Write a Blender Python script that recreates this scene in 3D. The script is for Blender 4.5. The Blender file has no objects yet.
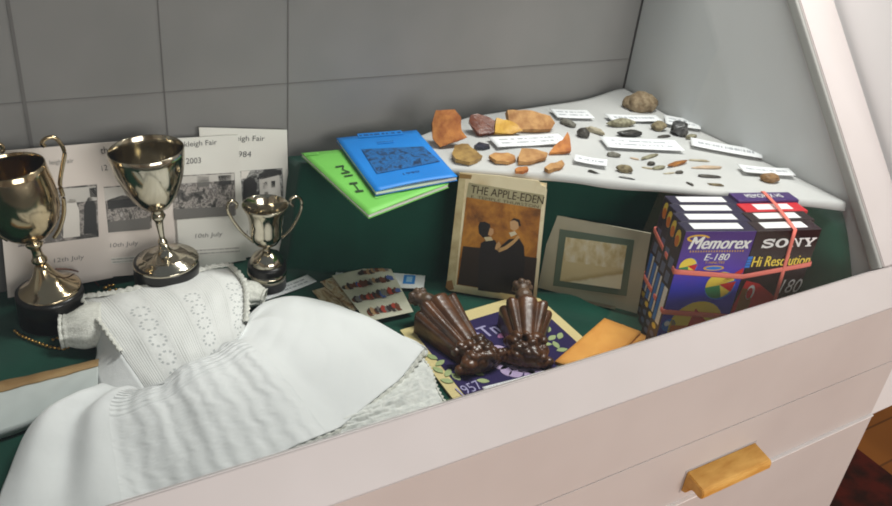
import bpy, bmesh, math, random
import numpy as np
from mathutils import Vector, Matrix, noise as mnoise
random.seed(7)
S = bpy.context.scene
COL = S.collection
HC = 1.40                       # camera height above the room floor
ZF = HC - .617                  # cloth level inside the case
# ---------------------------------------------------------------- camera frame
FPX = 789.6
yaw, pit, rol = [math.radians(a) for a in (33.64, 29.2, 6.61)]
cf = np.array([math.sin(yaw)*math.cos(pit), math.cos(yaw)*math.cos(pit), -math.sin(pit)])
cr = np.array([math.cos(yaw), -math.sin(yaw), 0.]); cu = np.cross(cr, cf)
cr, cu = math.cos(rol)*cr+math.sin(rol)*cu, -math.sin(rol)*cr+math.cos(rol)*cu
CAM = np.array([0, 0, HC])
def A(*v): return np.array(v, float)
def ray(p): return cf*FPX + cr*(p[0]-446) - cu*(p[1]-253)
def onz(p, z):
    d = ray(p); return CAM + d*(z-HC)/d[2]
def onp(p, P, n):
    d = ray(p); n = np.asarray(n, float); return CAM + d*((np.asarray(P)-CAM) @ n)/(d @ n)
def ony(p, y): return onp(p, A(0, y, 0), A(0, 1, 0))
def mpp(P): return ((np.asarray(P)-CAM) @ cf)/FPX          # metres per pixel there
def unit(v): v = np.asarray(v, float); return v/np.linalg.norm(v)
cam = bpy.data.cameras.new('camera'); camo = bpy.data.objects.new('camera', cam); COL.objects.link(camo)
cam.sensor_width = 36; cam.lens = FPX/892*36; cam.clip_start = .02
R = Matrix(((cr[0], cu[0], -cf[0]), (cr[1], cu[1], -cf[1]), (cr[2], cu[2], -cf[2])))
camo.matrix_world = Matrix.Translation(CAM) @ R.to_4x4()
S.camera = camo
# ---------------------------------------------------------------- materials
def lin(c):
    o = []
    for v in c:
        v /= 255.
        o.append(v/12.92 if v <= .04045 else ((v+.055)/1.055)**2.4)
    return (o[0], o[1], o[2], 1)
def nt(name):
    m = bpy.data.materials.new(name); m.use_nodes = True
    t = m.node_tree; b = t.nodes['Principled BSDF']
    return m, t, b
def coords(t, kind='Object', scale=(1, 1, 1)):
    tc = t.nodes.new('ShaderNodeTexCoord'); mp = t.nodes.new('ShaderNodeMapping')
    mp.inputs['Scale'].default_value = scale
    t.links.new(tc.outputs[kind], mp.inputs[0]); return mp.outputs[0]
def math_(t, op, a, b=None):
    n = t.nodes.new('ShaderNodeMath'); n.operation = op
    for i, x in enumerate((a, b)):
        if x is None: continue
        if isinstance(x, (int, float)): n.inputs[i].default_value = x
        else: t.links.new(x, n.inputs[i])
    return n.outputs[0]
def noise(t, vec, scale, detail=3, rough=.55, dist=0):
    n = t.nodes.new('ShaderNodeTexNoise'); n.inputs['Scale'].default_value = scale
    n.inputs['Detail'].default_value = detail; n.inputs['Roughness'].default_value = rough
    n.inputs['Distortion'].default_value = dist
    t.links.new(vec, n.inputs['Vector']); return n.outputs['Fac']
def ramp(t, fac, stops, interp='LINEAR'):
    n = t.nodes.new('ShaderNodeValToRGB'); n.color_ramp.interpolation = interp
    e = n.color_ramp.elements
    while len(e) < len(stops): e.new(.5)
    for el, (p, c) in zip(e, stops): el.position = p; el.color = lin(c) if max(c) > 1 or len(c) == 3 else c
    t.links.new(fac, n.inputs[0]); return n.outputs[0]
def bump(t, b, h, strength=.3, dist=.002):
    n = t.nodes.new('ShaderNodeBump'); n.inputs['Strength'].default_value = strength
    n.inputs['Distance'].default_value = dist
    t.links.new(h, n.inputs['Height']); t.links.new(n.outputs[0], b.inputs['Normal'])
def M(name, c, rough=.6, metal=0, var=None, bp=None, kind='Object', scale=(1, 1, 1), spec=.5, detail=3):
    """plain surface: colour, optional second colour mixed by noise (rgb, scale, lo, hi), optional bump (scale, strength, dist)"""
    m, t, b = nt(name)
    b.inputs['Base Color'].default_value = lin(c); b.inputs['Roughness'].default_value = rough
    b.inputs['Metallic'].default_value = metal; b.inputs['Specular IOR Level'].default_value = spec
    v = coords(t, kind, scale)
    if var:
        c2, sc, lo, hi = var
        t.links.new(ramp(t, noise(t, v, sc, detail), [(lo, c), (hi, c2)]), b.inputs['Base Color'])
    if bp: bump(t, b, noise(t, v, bp[0], 4), bp[1], bp[2])
    return m
def cloth_mat(name, c, c2, thread=900, rough=.9, sheen=.2, bs=.4):
    m, t, b = nt(name); v = coords(t)
    b.inputs['Roughness'].default_value = rough; b.inputs['Sheen Weight'].default_value = sheen
    b.inputs['Specular IOR Level'].default_value = .2
    t.links.new(ramp(t, noise(t, v, 9, 4), [(.3, c), (.7, c2)]), b.inputs['Base Color'])
    bump(t, b, noise(t, v, thread, 2), bs, .0006)
    return m
def picture(name, stops, scale=(6, 4, 1), detail=6, dist=.6, rough=.5, seed=0):
    """a printed photograph: blotches of tone laid out in the print's own coordinates"""
    m, t, b = nt(name); v = coords(t, 'UV', scale)
    v.node.inputs['Location'].default_value = (seed*3.1, seed*1.7, seed)
    b.inputs['Roughness'].default_value = rough
    t.links.new(ramp(t, noise(t, v, 1, detail, .65, dist), stops), b.inputs['Base Color'])
    return m
def printed(name, paper, ink, lines=3, words=14, seed=0, margin=.1, rough=.6):
    """paper with rows of small illegible print"""
    m, t, b = nt(name); b.inputs['Roughness'].default_value = rough
    tc = t.nodes.new('ShaderNodeTexCoord'); sp = t.nodes.new('ShaderNodeSeparateXYZ')
    t.links.new(tc.outputs['UV'], sp.inputs[0])
    u, v = sp.outputs[0], sp.outputs[1]
    vv = math_(t, 'MULTIPLY', math_(t, 'SUBTRACT', v, margin*1.6), lines/(1-3.2*margin))
    row = math_(t, 'FLOOR', vv); fr = math_(t, 'FRACT', vv)
    inrow = math_(t, 'MULTIPLY', math_(t, 'GREATER_THAN', fr, .3), math_(t, 'LESS_THAN', fr, .72))
    cb = t.nodes.new('ShaderNodeCombineXYZ')
    t.links.new(math_(t, 'MULTIPLY', u, words*4), cb.inputs[0]); t.links.new(math_(t, 'MULTIPLY', row, 7.3), cb.inputs[1])
    cb.inputs[2].default_value = seed*5.1
    w = math_(t, 'GREATER_THAN', noise(t, cb.outputs[0], 1.1, 2), .46)
    for g in (math_(t, 'GREATER_THAN', u, margin), math_(t, 'LESS_THAN', u, 1-margin),
              math_(t, 'GREATER_THAN', vv, 0), math_(t, 'LESS_THAN', vv, lines)):
        w = math_(t, 'MULTIPLY', w, g)
    w = math_(t, 'MULTIPLY', math_(t, 'MULTIPLY', w, inrow), .8)
    mx = t.nodes.new('ShaderNodeMix'); mx.data_type = 'RGBA'
    t.links.new(w, mx.inputs['Factor']); mx.inputs['A'].default_value = lin(paper); mx.inputs['B'].default_value = lin(ink)
    t.links.new(mx.outputs['Result'], b.inputs['Base Color'])
    return m
# ---------------------------------------------------------------- objects
def link(o, parent=None):
    COL.objects.link(o)
    if parent is not None: o.parent = parent
    return o
def mesh(name, V, F, mat, parent=None, uv=None, smooth=True, local=False):
    """one mesh object; V in world coordinates (or the parent's own if local); its origin sits at its base"""
    V = np.asarray(V, float)
    if local: org = np.zeros(3)
    elif parent is not None:
        org = np.array(parent.get('_org', (0, 0, 0)), float)
    else: org = A(V[:, 0].mean(), V[:, 1].mean(), V[:, 2].min())
    me = bpy.data.meshes.new(name)
    me.from_pydata((V-org).tolist(), [], [list(f) for f in F]); me.update()
    if uv is not None:
        l = me.uv_layers.new(name='UVMap'); uv = np.asarray(uv, float)
        idx = np.empty(len(me.loops), int); me.loops.foreach_get('vertex_index', idx)
        l.data.foreach_set('uv', uv[idx].ravel())
    if smooth: me.polygons.foreach_set('use_smooth', [True]*len(me.polygons))
    if mat is not None: me.materials.append(mat)
    o = link(bpy.data.objects.new(name, me), parent)
    if parent is None: o.location = org; o['_org'] = tuple(org)
    else: o['_org'] = tuple(org)
    return o
def tag(o, label, cat, group=None, kind=None):
    o['label'] = label; o['category'] = cat
    if group: o['group'] = group
    if kind: o['kind'] = kind
    return o
def thing(name, loc, label, cat, group=None):
    o = bpy.data.objects.new(name, None); o.empty_display_size = .02; o.location = tuple(loc); o['_org'] = tuple(float(x) for x in loc)
    link(o); return tag(o, label, cat, group)
def structure(o): o['kind'] = 'structure'; return o
def bm_obj(name, bm, mat, parent=None, smooth=False, local=False, uvq=False):
    bm.normal_update(); V = [v.co[:] for v in bm.verts]; bm.verts.index_update()
    F = [[v.index for v in f.verts] for f in bm.faces]; bm.free()
    return mesh(name, V, F, mat, parent, None, smooth, local)
def box(name, lo, hi, mat, parent=None, bev=.0, local=False, seg=2):
    bm = bmesh.new(); bmesh.ops.create_cube(bm, size=1)
    lo = A(*lo); hi = A(*hi)
    for v in bm.verts: v.co = Vector((lo+(np.array(v.co)+.5)*(hi-lo)).tolist())
    if bev: bmesh.ops.bevel(bm, geom=bm.edges[:], offset=bev, segments=seg, affect='EDGES', profile=.5)
    return bm_obj(name, bm, mat, parent, False, local)
def prism_x(name, yz, x0, x1, mat, parent=None, bev=0):
    """polygon in the y-z plane pushed along x"""
    bm = bmesh.new()
    a = [bm.verts.new((x0, y, z)) for y, z in yz]; b = [bm.verts.new((x1, y, z)) for y, z in yz]
    bm.faces.new(a); bm.faces.new(b[::-1]); n = len(yz)
    for i in range(n): bm.faces.new((a[i], b[i], b[(i+1) % n], a[(i+1) % n]))
    bmesh.ops.recalc_face_normals(bm, faces=bm.faces[:])
    if bev: bmesh.ops.bevel(bm, geom=bm.edges[:], offset=bev, segments=2, affect='EDGES')
    return bm_obj(name, bm, mat, parent)
def slab(name, q, th, mat, parent=None, n=None, lift=0, div=1, curl=None):
    """sheet: q = TL, TR, BR, BL of its face, th deep behind the face; the face carries 0..1 print coordinates"""
    q = [np.asarray(p, float) for p in q]
    if n is None:
        n = unit(np.cross(q[1]-q[0], q[3]-q[0]))
        if n @ (CAM-q[0]) < 0: n = -n
    V = []; uv = []; F = []; N = div+1
    for k in (0, 1):
        for j in range(N):
            for i in range(N):
                s, t = i/div, j/div
                p = (q[0]*(1-s)+q[1]*s)*(1-t)+(q[3]*(1-s)+q[2]*s)*t
                c = curl(s, 1-t) if curl else 0
                V.append(p+n*(lift-th*k+c)); uv.append((s, 1-t))
    o = N*N
    for j in range(div):
        for i in range(div):
            a = j*N+i; F.append((a, a+N, a+N+1, a+1)); F.append((o+a, o+a+1, o+a+N+1, o+a+N))
    ring = [i for i in range(N)]+[j*N+div for j in range(1, N)]+[div*N+i for i in range(div-1, -1, -1)]+[j*N for j in range(div-1, 0, -1)]
    for a, b in zip(ring, ring[1:]+ring[:1]): F.append((a, b, o+b, o+a))
    return mesh(name, V, F, mat, parent, uv, div > 1)
def grid(name, P, mat, parent=None, uv=None, thick=0, smooth=True, closed=False):
    """P[j][i] points -> sheet"""
    P = np.asarray(P); nj, ni = P.shape[:2]
    V = P.reshape(-1, 3); F = []
    for j in range(nj-1):
        for i in range(ni-(0 if closed else 1)):
            i2 = (i+1) % ni; F.append((j*ni+i, j*ni+i2, (j+1)*ni+i2, (j+1)*ni+i))
    if uv is None: uv = [(i/(ni-1), 1-j/(nj-1)) for j in range(nj) for i in range(ni)]
    o = mesh(name, V, F, mat, parent, uv, smooth)
    if thick:
        md = o.modifiers.new('thickness', 'SOLIDIFY'); md.thickness = thick; md.offset = 0
    return o
def tube_geo(pts, rad, n=10, closed=False, flat=None, up=None):
    """swept tube; rad number or list; flat=(a,b) section half sizes"""
    pts = [np.asarray(p, float) for p in pts]; m = len(pts); V = []; F = []
    up0 = A(0, 0, 1) if up is None else np.asarray(up, float)
    for i in range(m):
        a = pts[(i-1) % m] if (closed or i) else pts[i]; b = pts[(i+1) % m] if (closed or i < m-1) else pts[i]
        t = unit(b-a); s = np.cross(t, up0)
        if np.linalg.norm(s) < 1e-3: s = np.cross(t, A(0, 1, .1))
        s = unit(s); w = np.cross(s, t)
        r = rad[i] if hasattr(rad, '__len__') else rad
        for k in range(n):
            an = 2*math.pi*k/n
            if flat: V.append(pts[i]+s*math.cos(an)*flat[0]+w*math.sin(an)*flat[1])
            else: V.append(pts[i]+s*math.cos(an)*r+w*math.sin(an)*r)
    for i in range(m if closed else m-1):
        j = (i+1) % m
        for k in range(n): F.append((i*n+k, i*n+(k+1) % n, j*n+(k+1) % n, j*n+k))
    if not closed: F.append(tuple(range(n))[::-1]); F.append(tuple((m-1)*n+k for k in range(n)))
    return V, F
def tube(name, pts, rad, mat, parent=None, **k):
    V, F = tube_geo(pts, rad, **k); return mesh(name, V, F, mat, parent)
def smooth_path(pts, n=8, closed=False):
    """Catmull-Rom"""
    P = [np.asarray(p, float) for p in pts]; out = []; m = len(P)
    for i in range(m if closed else m-1):
        g = (lambda k: P[k % m]) if closed else (lambda k: P[max(0, min(m-1, k))])
        p0, p1, p2, p3 = g(i-1), g(i), g(i+1), g(i+2)
        for k in range(n):
            t = k/n; out.append(.5*((2*p1)+(-p0+p2)*t+(2*p0-5*p1+4*p2-p3)*t*t+(-p0+3*p1-3*p2+p3)*t**3))
    if not closed: out.append(P[-1])
    return out
def lathe(name, prof, base, mat, parent, n=48, tilt=0.):
    """profile (radius, height) turned about an upright axis through base, leaning by tilt about y"""
    V = []; F = []; base = np.asarray(base, float); m = len(prof)
    ct, st = math.cos(tilt), math.sin(tilt)
    for r, h in prof:
        for k in range(n):
            a = 2*math.pi*k/n; x, y, z = r*math.cos(a), r*math.sin(a), h
            V.append(base+A(x*ct+z*st, y, -x*st+z*ct))
    for i in range(m-1):
        for k in range(n): F.append((i*n+k, i*n+(k+1) % n, (i+1)*n+(k+1) % n, (i+1)*n+k))
    F.append(tuple(range(n))[::-1]); F.append(tuple((m-1)*n+k for k in range(n)))
    o = mesh(name, V, F, mat, parent)
    return o
def autosmooth(o, ang=40):
    bm = bmesh.new(); bm.from_mesh(o.data)
    for e in bm.edges:
        if len(e.link_faces) == 2 and e.calc_face_angle(0) > math.radians(ang): e.smooth = False
    bm.to_mesh(o.data); bm.free(); return o
_tc = {}
def text_geo(s):
    if s in _tc: return _tc[s]
    c = bpy.data.curves.new('lettering', 'FONT'); c.body = s; c.size = 1; c.resolution_u = 3
    o = bpy.data.objects.new('lettering', c); COL.objects.link(o)
    bpy.context.view_layer.update()
    me = bpy.data.meshes.new_from_object(o.evaluated_get(bpy.context.evaluated_depsgraph_get()))
    V = np.array([v.co[:] for v in me.vertices]); F = [list(p.vertices) for p in me.polygons]
    bpy.data.objects.remove(o); bpy.data.curves.remove(c); bpy.data.meshes.remove(me)
    V = V[:, :2]-V[:, :2].min(0); _tc[s] = (V, V[:, 0].max(), V[:, 1].max(), F); return _tc[s]
def text(name, s, O, ex, ey, w, h, mat, parent=None, shear=0, lift=.0004, bold=0, local=False):
    """lettering fitted into a w x h box whose lower left corner is O"""
    V, tw, th, F = text_geo(s); n = np.cross(ex, ey)
    def lay(dx, l):
        return [np.asarray(O)+ex*(v[0]/tw*w+dx+shear*v[1]/th*h)+ey*(v[1]/th*h)+n*l for v in V]
    W = lay(0, lift); FF = [list(f) for f in F]
    for k in range(1, bold+1):
        o = len(W); W += lay(k*h*.045, lift+.00003*k); FF += [[i+o for i in f] for f in F]
    return mesh(name, W, FF, mat, parent, None, False, local)
def flat_poly(name, pts, mat, parent, n, th=.0003, lift=.0004, local=False):
    """a thin printed or stitched patch lying on a surface"""
    n = np.asarray(n, float); k = len(pts)
    V = [np.asarray(p)+n*lift for p in pts]+[np.asarray(p)+n*(lift-th) for p in pts]
    F = [tuple(range(k)), tuple(range(2*k-1, k-1, -1))]+[(i, k+i, k+(i+1) % k, (i+1) % k) for i in range(k)]
    return mesh(name, V, F, mat, parent, None, False, local)
def coons(top, bot, left, right, ni, nj):
    """four boundary polylines (top/bottom left to right, left/right top to bottom) -> grid of points"""
    def res(c, n):
        c = np.array(smooth_path(c, 12)); d = np.r_[0, np.cumsum(np.linalg.norm(np.diff(c, axis=0), axis=1))]
        t = np.linspace(0, d[-1], n); return np.stack([np.interp(t, d, c[:, k]) for k in range(3)], 1)
    T, B, L, Rr = res(top, ni), res(bot, ni), res(left, nj), res(right, nj)
    u = np.linspace(0, 1, ni)[None, :, None]; v = np.linspace(0, 1, nj)[:, None, None]
    P = (1-v)*T[None]+v*B[None]+(1-u)*L[:, None]+u*Rr[:, None]
    P = P-((1-u)*(1-v)*T[0]+u*(1-v)*T[-1]+(1-u)*v*B[0]+u*v*B[-1])
    return P
def fb(x, y, z=0.): return mnoise.noise(Vector((x, y, z)))
# ================================================================ the case
XR, YB = 1.042, 1.04                     # inner faces of its right end and its back
GP = A(0, .477, HC-.488); GN = unit(A(0, -.302, .257)); GS = unit(A(0, .257, .302))   # sloping front: point, outward normal, upward direction
white_paint = M('white_paint', (190, 184, 182), .42, bp=(40, .05, .001), var=((184, 178, 175), 6, .35, .7))
cream_paint = M('cream_paint', (206, 199, 195), .5, bp=(60, .06, .001), var=((199, 191, 187), 5, .35, .7))
grey_lining = cloth_mat('grey_lining', (128, 127, 125), (136, 134, 132), 600, .95, .1, .3)
pale_lining = M('pale_lining', (200, 203, 203), .6, bp=(80, .05, .001), var=((193, 197, 198), 4, .3, .7))
seam_dark = M('seam_dark', (104, 102, 100), .9)
bead_grey = M('bead_grey', (150, 152, 148), .4)
handle_wood = M('handle_wood', (226, 176, 92), .5, var=((205, 148, 66), 30, .35, .7), bp=(90, .1, .001), scale=(1, 3, 3))
XL = -.62
ZTOP = HC+.08
case = thing('display_case', (.3, .75, 0), 'long white painted museum display case with sloping glass front and grey lined back', 'display case')
box('base_board', (XL, .46, ZF-.03), (XR, YB, ZF-.006), white_paint, case)
box('back_panel', (XL, YB, ZF-.03), (XR+.078, YB+.018, ZTOP), grey_lining, case)
for x, w in ((.056, .0020), (.221, .0006), (.391, .0006)):
    box('panel_seam', (x-w, YB-.0012, ZF), (x+w, YB+.0004, ZTOP), seam_dark, case)
box('panel_seam', (XL, YB-.001, HC-.3606), (XR, YB+.0004, HC-.3598), seam_dark, case)
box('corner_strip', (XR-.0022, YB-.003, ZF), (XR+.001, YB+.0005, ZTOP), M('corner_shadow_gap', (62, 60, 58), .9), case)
# the two ends follow the slope of the glass
ztop = ZTOP; ytop = GP[1]+(ztop-GP[2])*GS[1]/GS[2]
yb0, zb0 = .447, HC-.532
ends = [(YB+.018, ZF-.03), (YB+.018, ztop), (ytop+.012, ztop), (GP[1]+.012, GP[2]-.002), (yb0+.02, zb0), (yb0+.02, ZF-.03)]
o = prism_x('end_panel', ends, XR, XR+.02, pale_lining, case); o['label'] = 'pale painted right end panel'
prism_x('end_panel', ends, XL-.02, XL, pale_lining, case)
box('top_board', (XL-.02, ytop, ztop), (XR+.078, YB+.018, ztop+.02), white_paint, case, .002)
def gl(x, s, o=0.): return A(x, GP[1], GP[2])+GS*s+GN*o      # point on the slope: s up the glass, o off it
def slope_bar(name, x0, x1, s0, s1, o0, o1, mat, bev=.0015):
    bm = bmesh.new(); bmesh.ops.create_cube(bm, size=1)
    for v in bm.verts:
        f = np.array(v.co)+.5
        v.co = Vector(gl(x0+f[0]*(x1-x0), s0+f[1]*(s1-s0), o0+f[2]*(o1-o0)).tolist())
    if bev: bmesh.ops.bevel(bm, geom=bm.edges[:], offset=bev, segments=2, affect='EDGES')
    return bm_obj(name, bm, mat, case)
SL = (ztop-GP[2])/GS[2]
SR = -.055
slope_bar('front_rail', XL-.02, XR+.076, SR, 0, -.022, .001, white_paint)
slope_bar('side_stile', XR-.002, XR+.076, .0005, SL, -.02, .001, white_paint)
slope_bar('side_stile', XL-.02, XL+.05, .0005, SL, -.02, .001, white_paint)
slope_bar('top_rail', XL+.05, XR-.002, SL-.04, SL, -.02, .001, white_paint)
slope_bar('glazing_bead', XR-.009, XR-.0022, .001, SL-.04, -.014, -.001, bead_grey, .0008)
# glass: clear, mirror-like more at a glancing angle
gm = bpy.data.materials.new('clear_glass'); gm.use_nodes = True; t = gm.node_tree; t.nodes.clear()
out = t.nodes.new('ShaderNodeOutputMaterial'); mix = t.nodes.new('ShaderNodeMixShader')
tr = t.nodes.new('ShaderNodeBsdfTransparent'); gs = t.nodes.new('ShaderNodeBsdfGlossy'); lw = t.nodes.new('ShaderNodeLayerWeight')
gs.inputs['Roughness'].default_value = 0; lw.inputs['Blend'].default_value = .5
tr.inputs[0].default_value = (.985, .995, .99, 1)
fr = math_(t, 'ADD', math_(t, 'MULTIPLY', math_(t, 'POWER', lw.outputs['Facing'], 5), .96), .035)
t.links.new(fr, mix.inputs[0]); t.links.new(tr.outputs[0], mix.inputs[1]); t.links.new(gs.outputs[0], mix.inputs[2]); t.links.new(mix.outputs[0], out.inputs[0])
slope_bar('glass_pane', XL+.045, XR-.004, .002, SL-.03, -.009, -.005, gm, 0)
# front below the slope
YF = .4445
box('front_panel', (XL-.02, YF, HC-.645), (XR+.078, YF+.02, HC-.531), cream_paint, case, .0005)
dr = box('drawer_front', (XL-.02, YF-.0008, HC-.750), (XR+.078, YF+.02, HC-.6452), cream_paint, case, .0005)
box('lower_panel', (XL-.02, YF-.004, HC-1.30), (XR+.078, YF+.02, HC-.7525), cream_paint, case, .0006)
box('lit_edge_strip', (XL-.02, YF-.0052, HC-.7525), (XR+.0785, YF+.02, HC-.7502), M('edge_lit_white', (246, 244, 242), .4), case, .0004)  # panel's white top edge, brightened to paint in the light it catches
box('side_wall', (XR+.058, YF+.02, .10), (XR+.078, YB+.018, ZF-.03), cream_paint, case)
box('plinth', (XL, YF+.03, 0), (XR+.05, YB, .10), cream_paint, case)
hl, hr = onp((686, 472), A(0, YF, 0), A(0, 1, 0)), onp((755, 440.5), A(0, YF, 0), A(0, 1, 0))
hz = (hl[2]+hr[2])/2
prof = [(YF-.001, hz), (YF-.030, hz-.006), (YF-.033, hz-.0095), (YF-.033, hz-.019), (YF-.028, hz-.0215), (YF-.017, hz-.019), (YF-.0115, hz-.023), (YF-.008, hz-.032), (YF-.001, hz-.034)]
o = prism_x('handle', prof, hl[0], hr[0], handle_wood, dr, .0012); o['label'] = 'yellow varnished wooden pull'
o = prism_x('handle_plate', [(YF-.0008, hz+.0015), (YF-.0016, hz+.0015), (YF-.0016, hz-.036), (YF-.0008, hz-.036)], hl[0]-.002, hr[0]+.002, white_paint, dr)
# ================================================================ the room
def plane_box(name, lo, hi, mat): return structure(box(name, lo, hi, mat))
floor_wood = None
m, t, b = nt('floor_boards'); v = coords(t, 'Object', (1, 1, 1)); b.inputs['Roughness'].default_value = .45
wv = t.nodes.new('ShaderNodeTexBrick'); wv.inputs['Scale'].default_value = 1; wv.inputs['Brick Width'].default_value = 1.3; wv.inputs['Row Height'].default_value = .11
wv.inputs['Mortar Size'].default_value = .003; wv.inputs['Color1'].default_value = lin((176, 112, 44)); wv.inputs['Color2'].default_value = lin((158, 96, 36)); wv.inputs['Mortar'].default_value = lin((120, 72, 28))
t.links.new(v, wv.inputs['Vector']); t.links.new(wv.outputs['Color'], b.inputs['Base Color'])
plane_box('floor', (-2.2, -2.6, -.05), (3, 2.2, 0), m)
wall_paint = M('wall_paint', (196, 190, 178), .8)
RW = 3.0
plane_box('wall_back', (-2.2, 2.2, -.05), (3, 2.3, 2.8), wall_paint)
plane_box('wall_left', (-2.3, -2.6, -.05), (-2.2, 2.3, 2.8), wall_paint)
plane_box('wall_right', (RW, -2.7, -.05), (RW+.1, 2.3, 2.8), wall_paint)
wx0, wx1, wz0, wz1, WY = -.2, 2.0, 1.0, 2.45, -2.6
plane_box('wall_front', (-2.3, WY-.1, -.05), (wx0, WY, 2.8), wall_paint)
plane_box('wall_front.001', (wx1, WY-.1, -.05), (RW, WY, 2.8), wall_paint)
plane_box('wall_front.002', (wx0, WY-.1, -.05), (wx1, WY, wz0), wall_paint)
plane_box('wall_front.003', (wx0, WY-.1, wz1), (wx1, WY, 2.8), wall_paint)
wf = structure(box('added_window_1', (wx0, WY-.08, wz0), (wx1, WY-.04, wz0+.05), white_paint))  # unseen window, added as the setting for the front fill light
for lo, hi in (((wx0, WY-.08, wz1-.05), (wx1, WY-.04, wz1)), ((wx0, WY-.08, wz0+.05), (wx0+.05, WY-.04, wz1-.05)), ((wx1-.05, WY-.08, wz0+.05), (wx1, WY-.04, wz1-.05)), (((wx0+wx1)/2-.025, WY-.08, wz0+.05), ((wx0+wx1)/2+.025, WY-.04, wz1-.05))):
    box('added_window_frame', lo, hi, white_paint, wf)
rug = M('rug_pile', (98, 34, 24), .95, var=((52, 26, 20), 14, .4, .62), bp=(400, .5, .003))
rp = [onz((866, 449), 0), onz((838, 560), 0)]
r0 = onz((862, 452), .008); r1 = onz((892, 475), .008)
e1 = unit((r1-r0)*A(1, 1, 0)); e2 = A(-e1[1], e1[0], 0)
if e2 @ (onz((850, 500), 0)-r0) < 0: e2 = -e2
q0 = r0-e1*.5
tag(slab('rug', [q0, q0+e1*2, q0+e1*2+e2*.58, q0+e2*.58], .008, rug, n=A(0, 0, 1)), 'dark red patterned rug on the floorboards beside the white case', 'rug')
nb = thing('cabinet', (1.5, .8, 0), 'plain white cabinet with a sloping front, close against the right end of the case', 'cabinet')
prism_x('body', [(YF+.006, HC-.767), (YF+.006, HC-.099), (YF+.08, HC-.099), (YF+.27, HC+.11), (YB+.018, HC+.11), (YB+.018, HC-.767)], XR+.085, XR+.95, M('bright_white_paint', (232, 232, 232), .5), nb, .002)
for x in (XR+.088, XR+.905):
    for y in (YF+.056, YB-.06): box('leg', (x, y, 0), (x+.04, y+.04, HC-.767), white_paint, nb, .002)
# ================================================================ green cloth over the floor of the case and the stepped riser
RX, RY = [.30, .37, .45, .565, .78, 1.042], [1.0, .985, .925, .866, .721, .567]
def yfr(x): return np.interp(x, RX, RY)
def zt(x): return HC-.455+.025*np.clip((x-.40)/.28, 0, 1)
def drop(x, y): return np.interp(x, [.36, .40, .56, .65, .9, 1.0], [.012, .016, .032, .032, .012, 0])*sst(.955, 1.03, y)
def sst(a, b, v): t_ = np.clip((v-a)/(b-a), 0, 1); return t_*t_*(3-2*t_)
def zd(x, y):
    d = np.minimum((y-yfr(x))*.82, x-.380)
    s = sst(-.018-.085*sst(.985, 1.03, x), .011, d)
    w = .0022*fb(x*13, y*13)+.0012*fb(x*31, y*31, 3)
    z = ZF+(zt(x)-drop(x, y)-ZF)*s+w*(1-.6*s)
    # soft roll of spare cloth along the foot of the step
    z += .010*math.exp(-((d+.030)/.014)**2)*(.55+.9*fb(x*9, 5, 1)) *sst(.57, .66, x) if d < .0 and .39 < x < .99 else 0
    return z
green_cloth = cloth_mat('green_cloth', (18, 72, 57), (12, 57, 45), 700, .95, .15, .5)
xs = np.arange(XL+.003, XR-.002, .0045); ys = np.arange(.484, YB-.002, .004)
P = np.array([[(x, y, zd(x, y)) for x in xs] for y in ys])
# carry folds down the steep front of the step
o = grid('green_cloth', P, green_cloth)
tag(o, 'dark green cloth spread over the case floor and up over the corner step', 'cloth')
def hit(p, f, lift=0., n=25):
    z = ZF
    for _ in range(n):
        Q = onz(p, z); z2 = f(Q[0], Q[1])+lift; z = z*.3+z2*.7
    return onz(p, z)
# ---------------------------------------------------------------- white cloth
def wz(x, y):
    return zt(x)+.0045+.0012*fb(x*11, y*11, 9)
fx = np.linspace(.528, 1.038, 60)
front = [A(x, yfr(x)-.008+.002*fb(x*20, 0, 2), 0) for x in fx]
back = [A(.535, .965, 0), A(.575, .972, 0), A(.63, .988, 0), A(.684, 1.003, 0), A(.80, 1.013, 0), A(.93, 1.022, 0), A(1.036, 1.034, 0)]
left = [back[0], A(.528, .925, 0), front[0]]; right = [back[-1], A(1.039, .9, 0), A(1.039, .75, 0), front[-1]]
C = coons(back, front, left, right, 90, 60)
for j in range(60):
    for i in range(90):
        C[j, i, 2] = wz(C[j, i, 0], C[j, i, 1])+.012*math.exp(-((C[j, i, 0]-1.03)**2+(C[j, i, 1]-1.03)**2)/.004)
hang = []
for k in range(1, 7):
    row = C[-1].copy(); a = k/6
    for i in range(90):
        s = .010+.005*fb(row[i, 0]*14, 1, 4)
        row[i] += A(-.55, -.83, 0)*.006*math.sin(a*1.57)+A(0, 0, -s*a*a)
    hang.append(row)
C = np.concatenate([C, np.array(hang)])
white_linen = cloth_mat('white_linen', (200, 200, 198), (189, 190, 189), 800, .9, .2, .4)
tag(grid('white_cloth', C, white_linen, thick=.0015), 'crumpled white cloth under the stones on the corner step', 'cloth')
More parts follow.
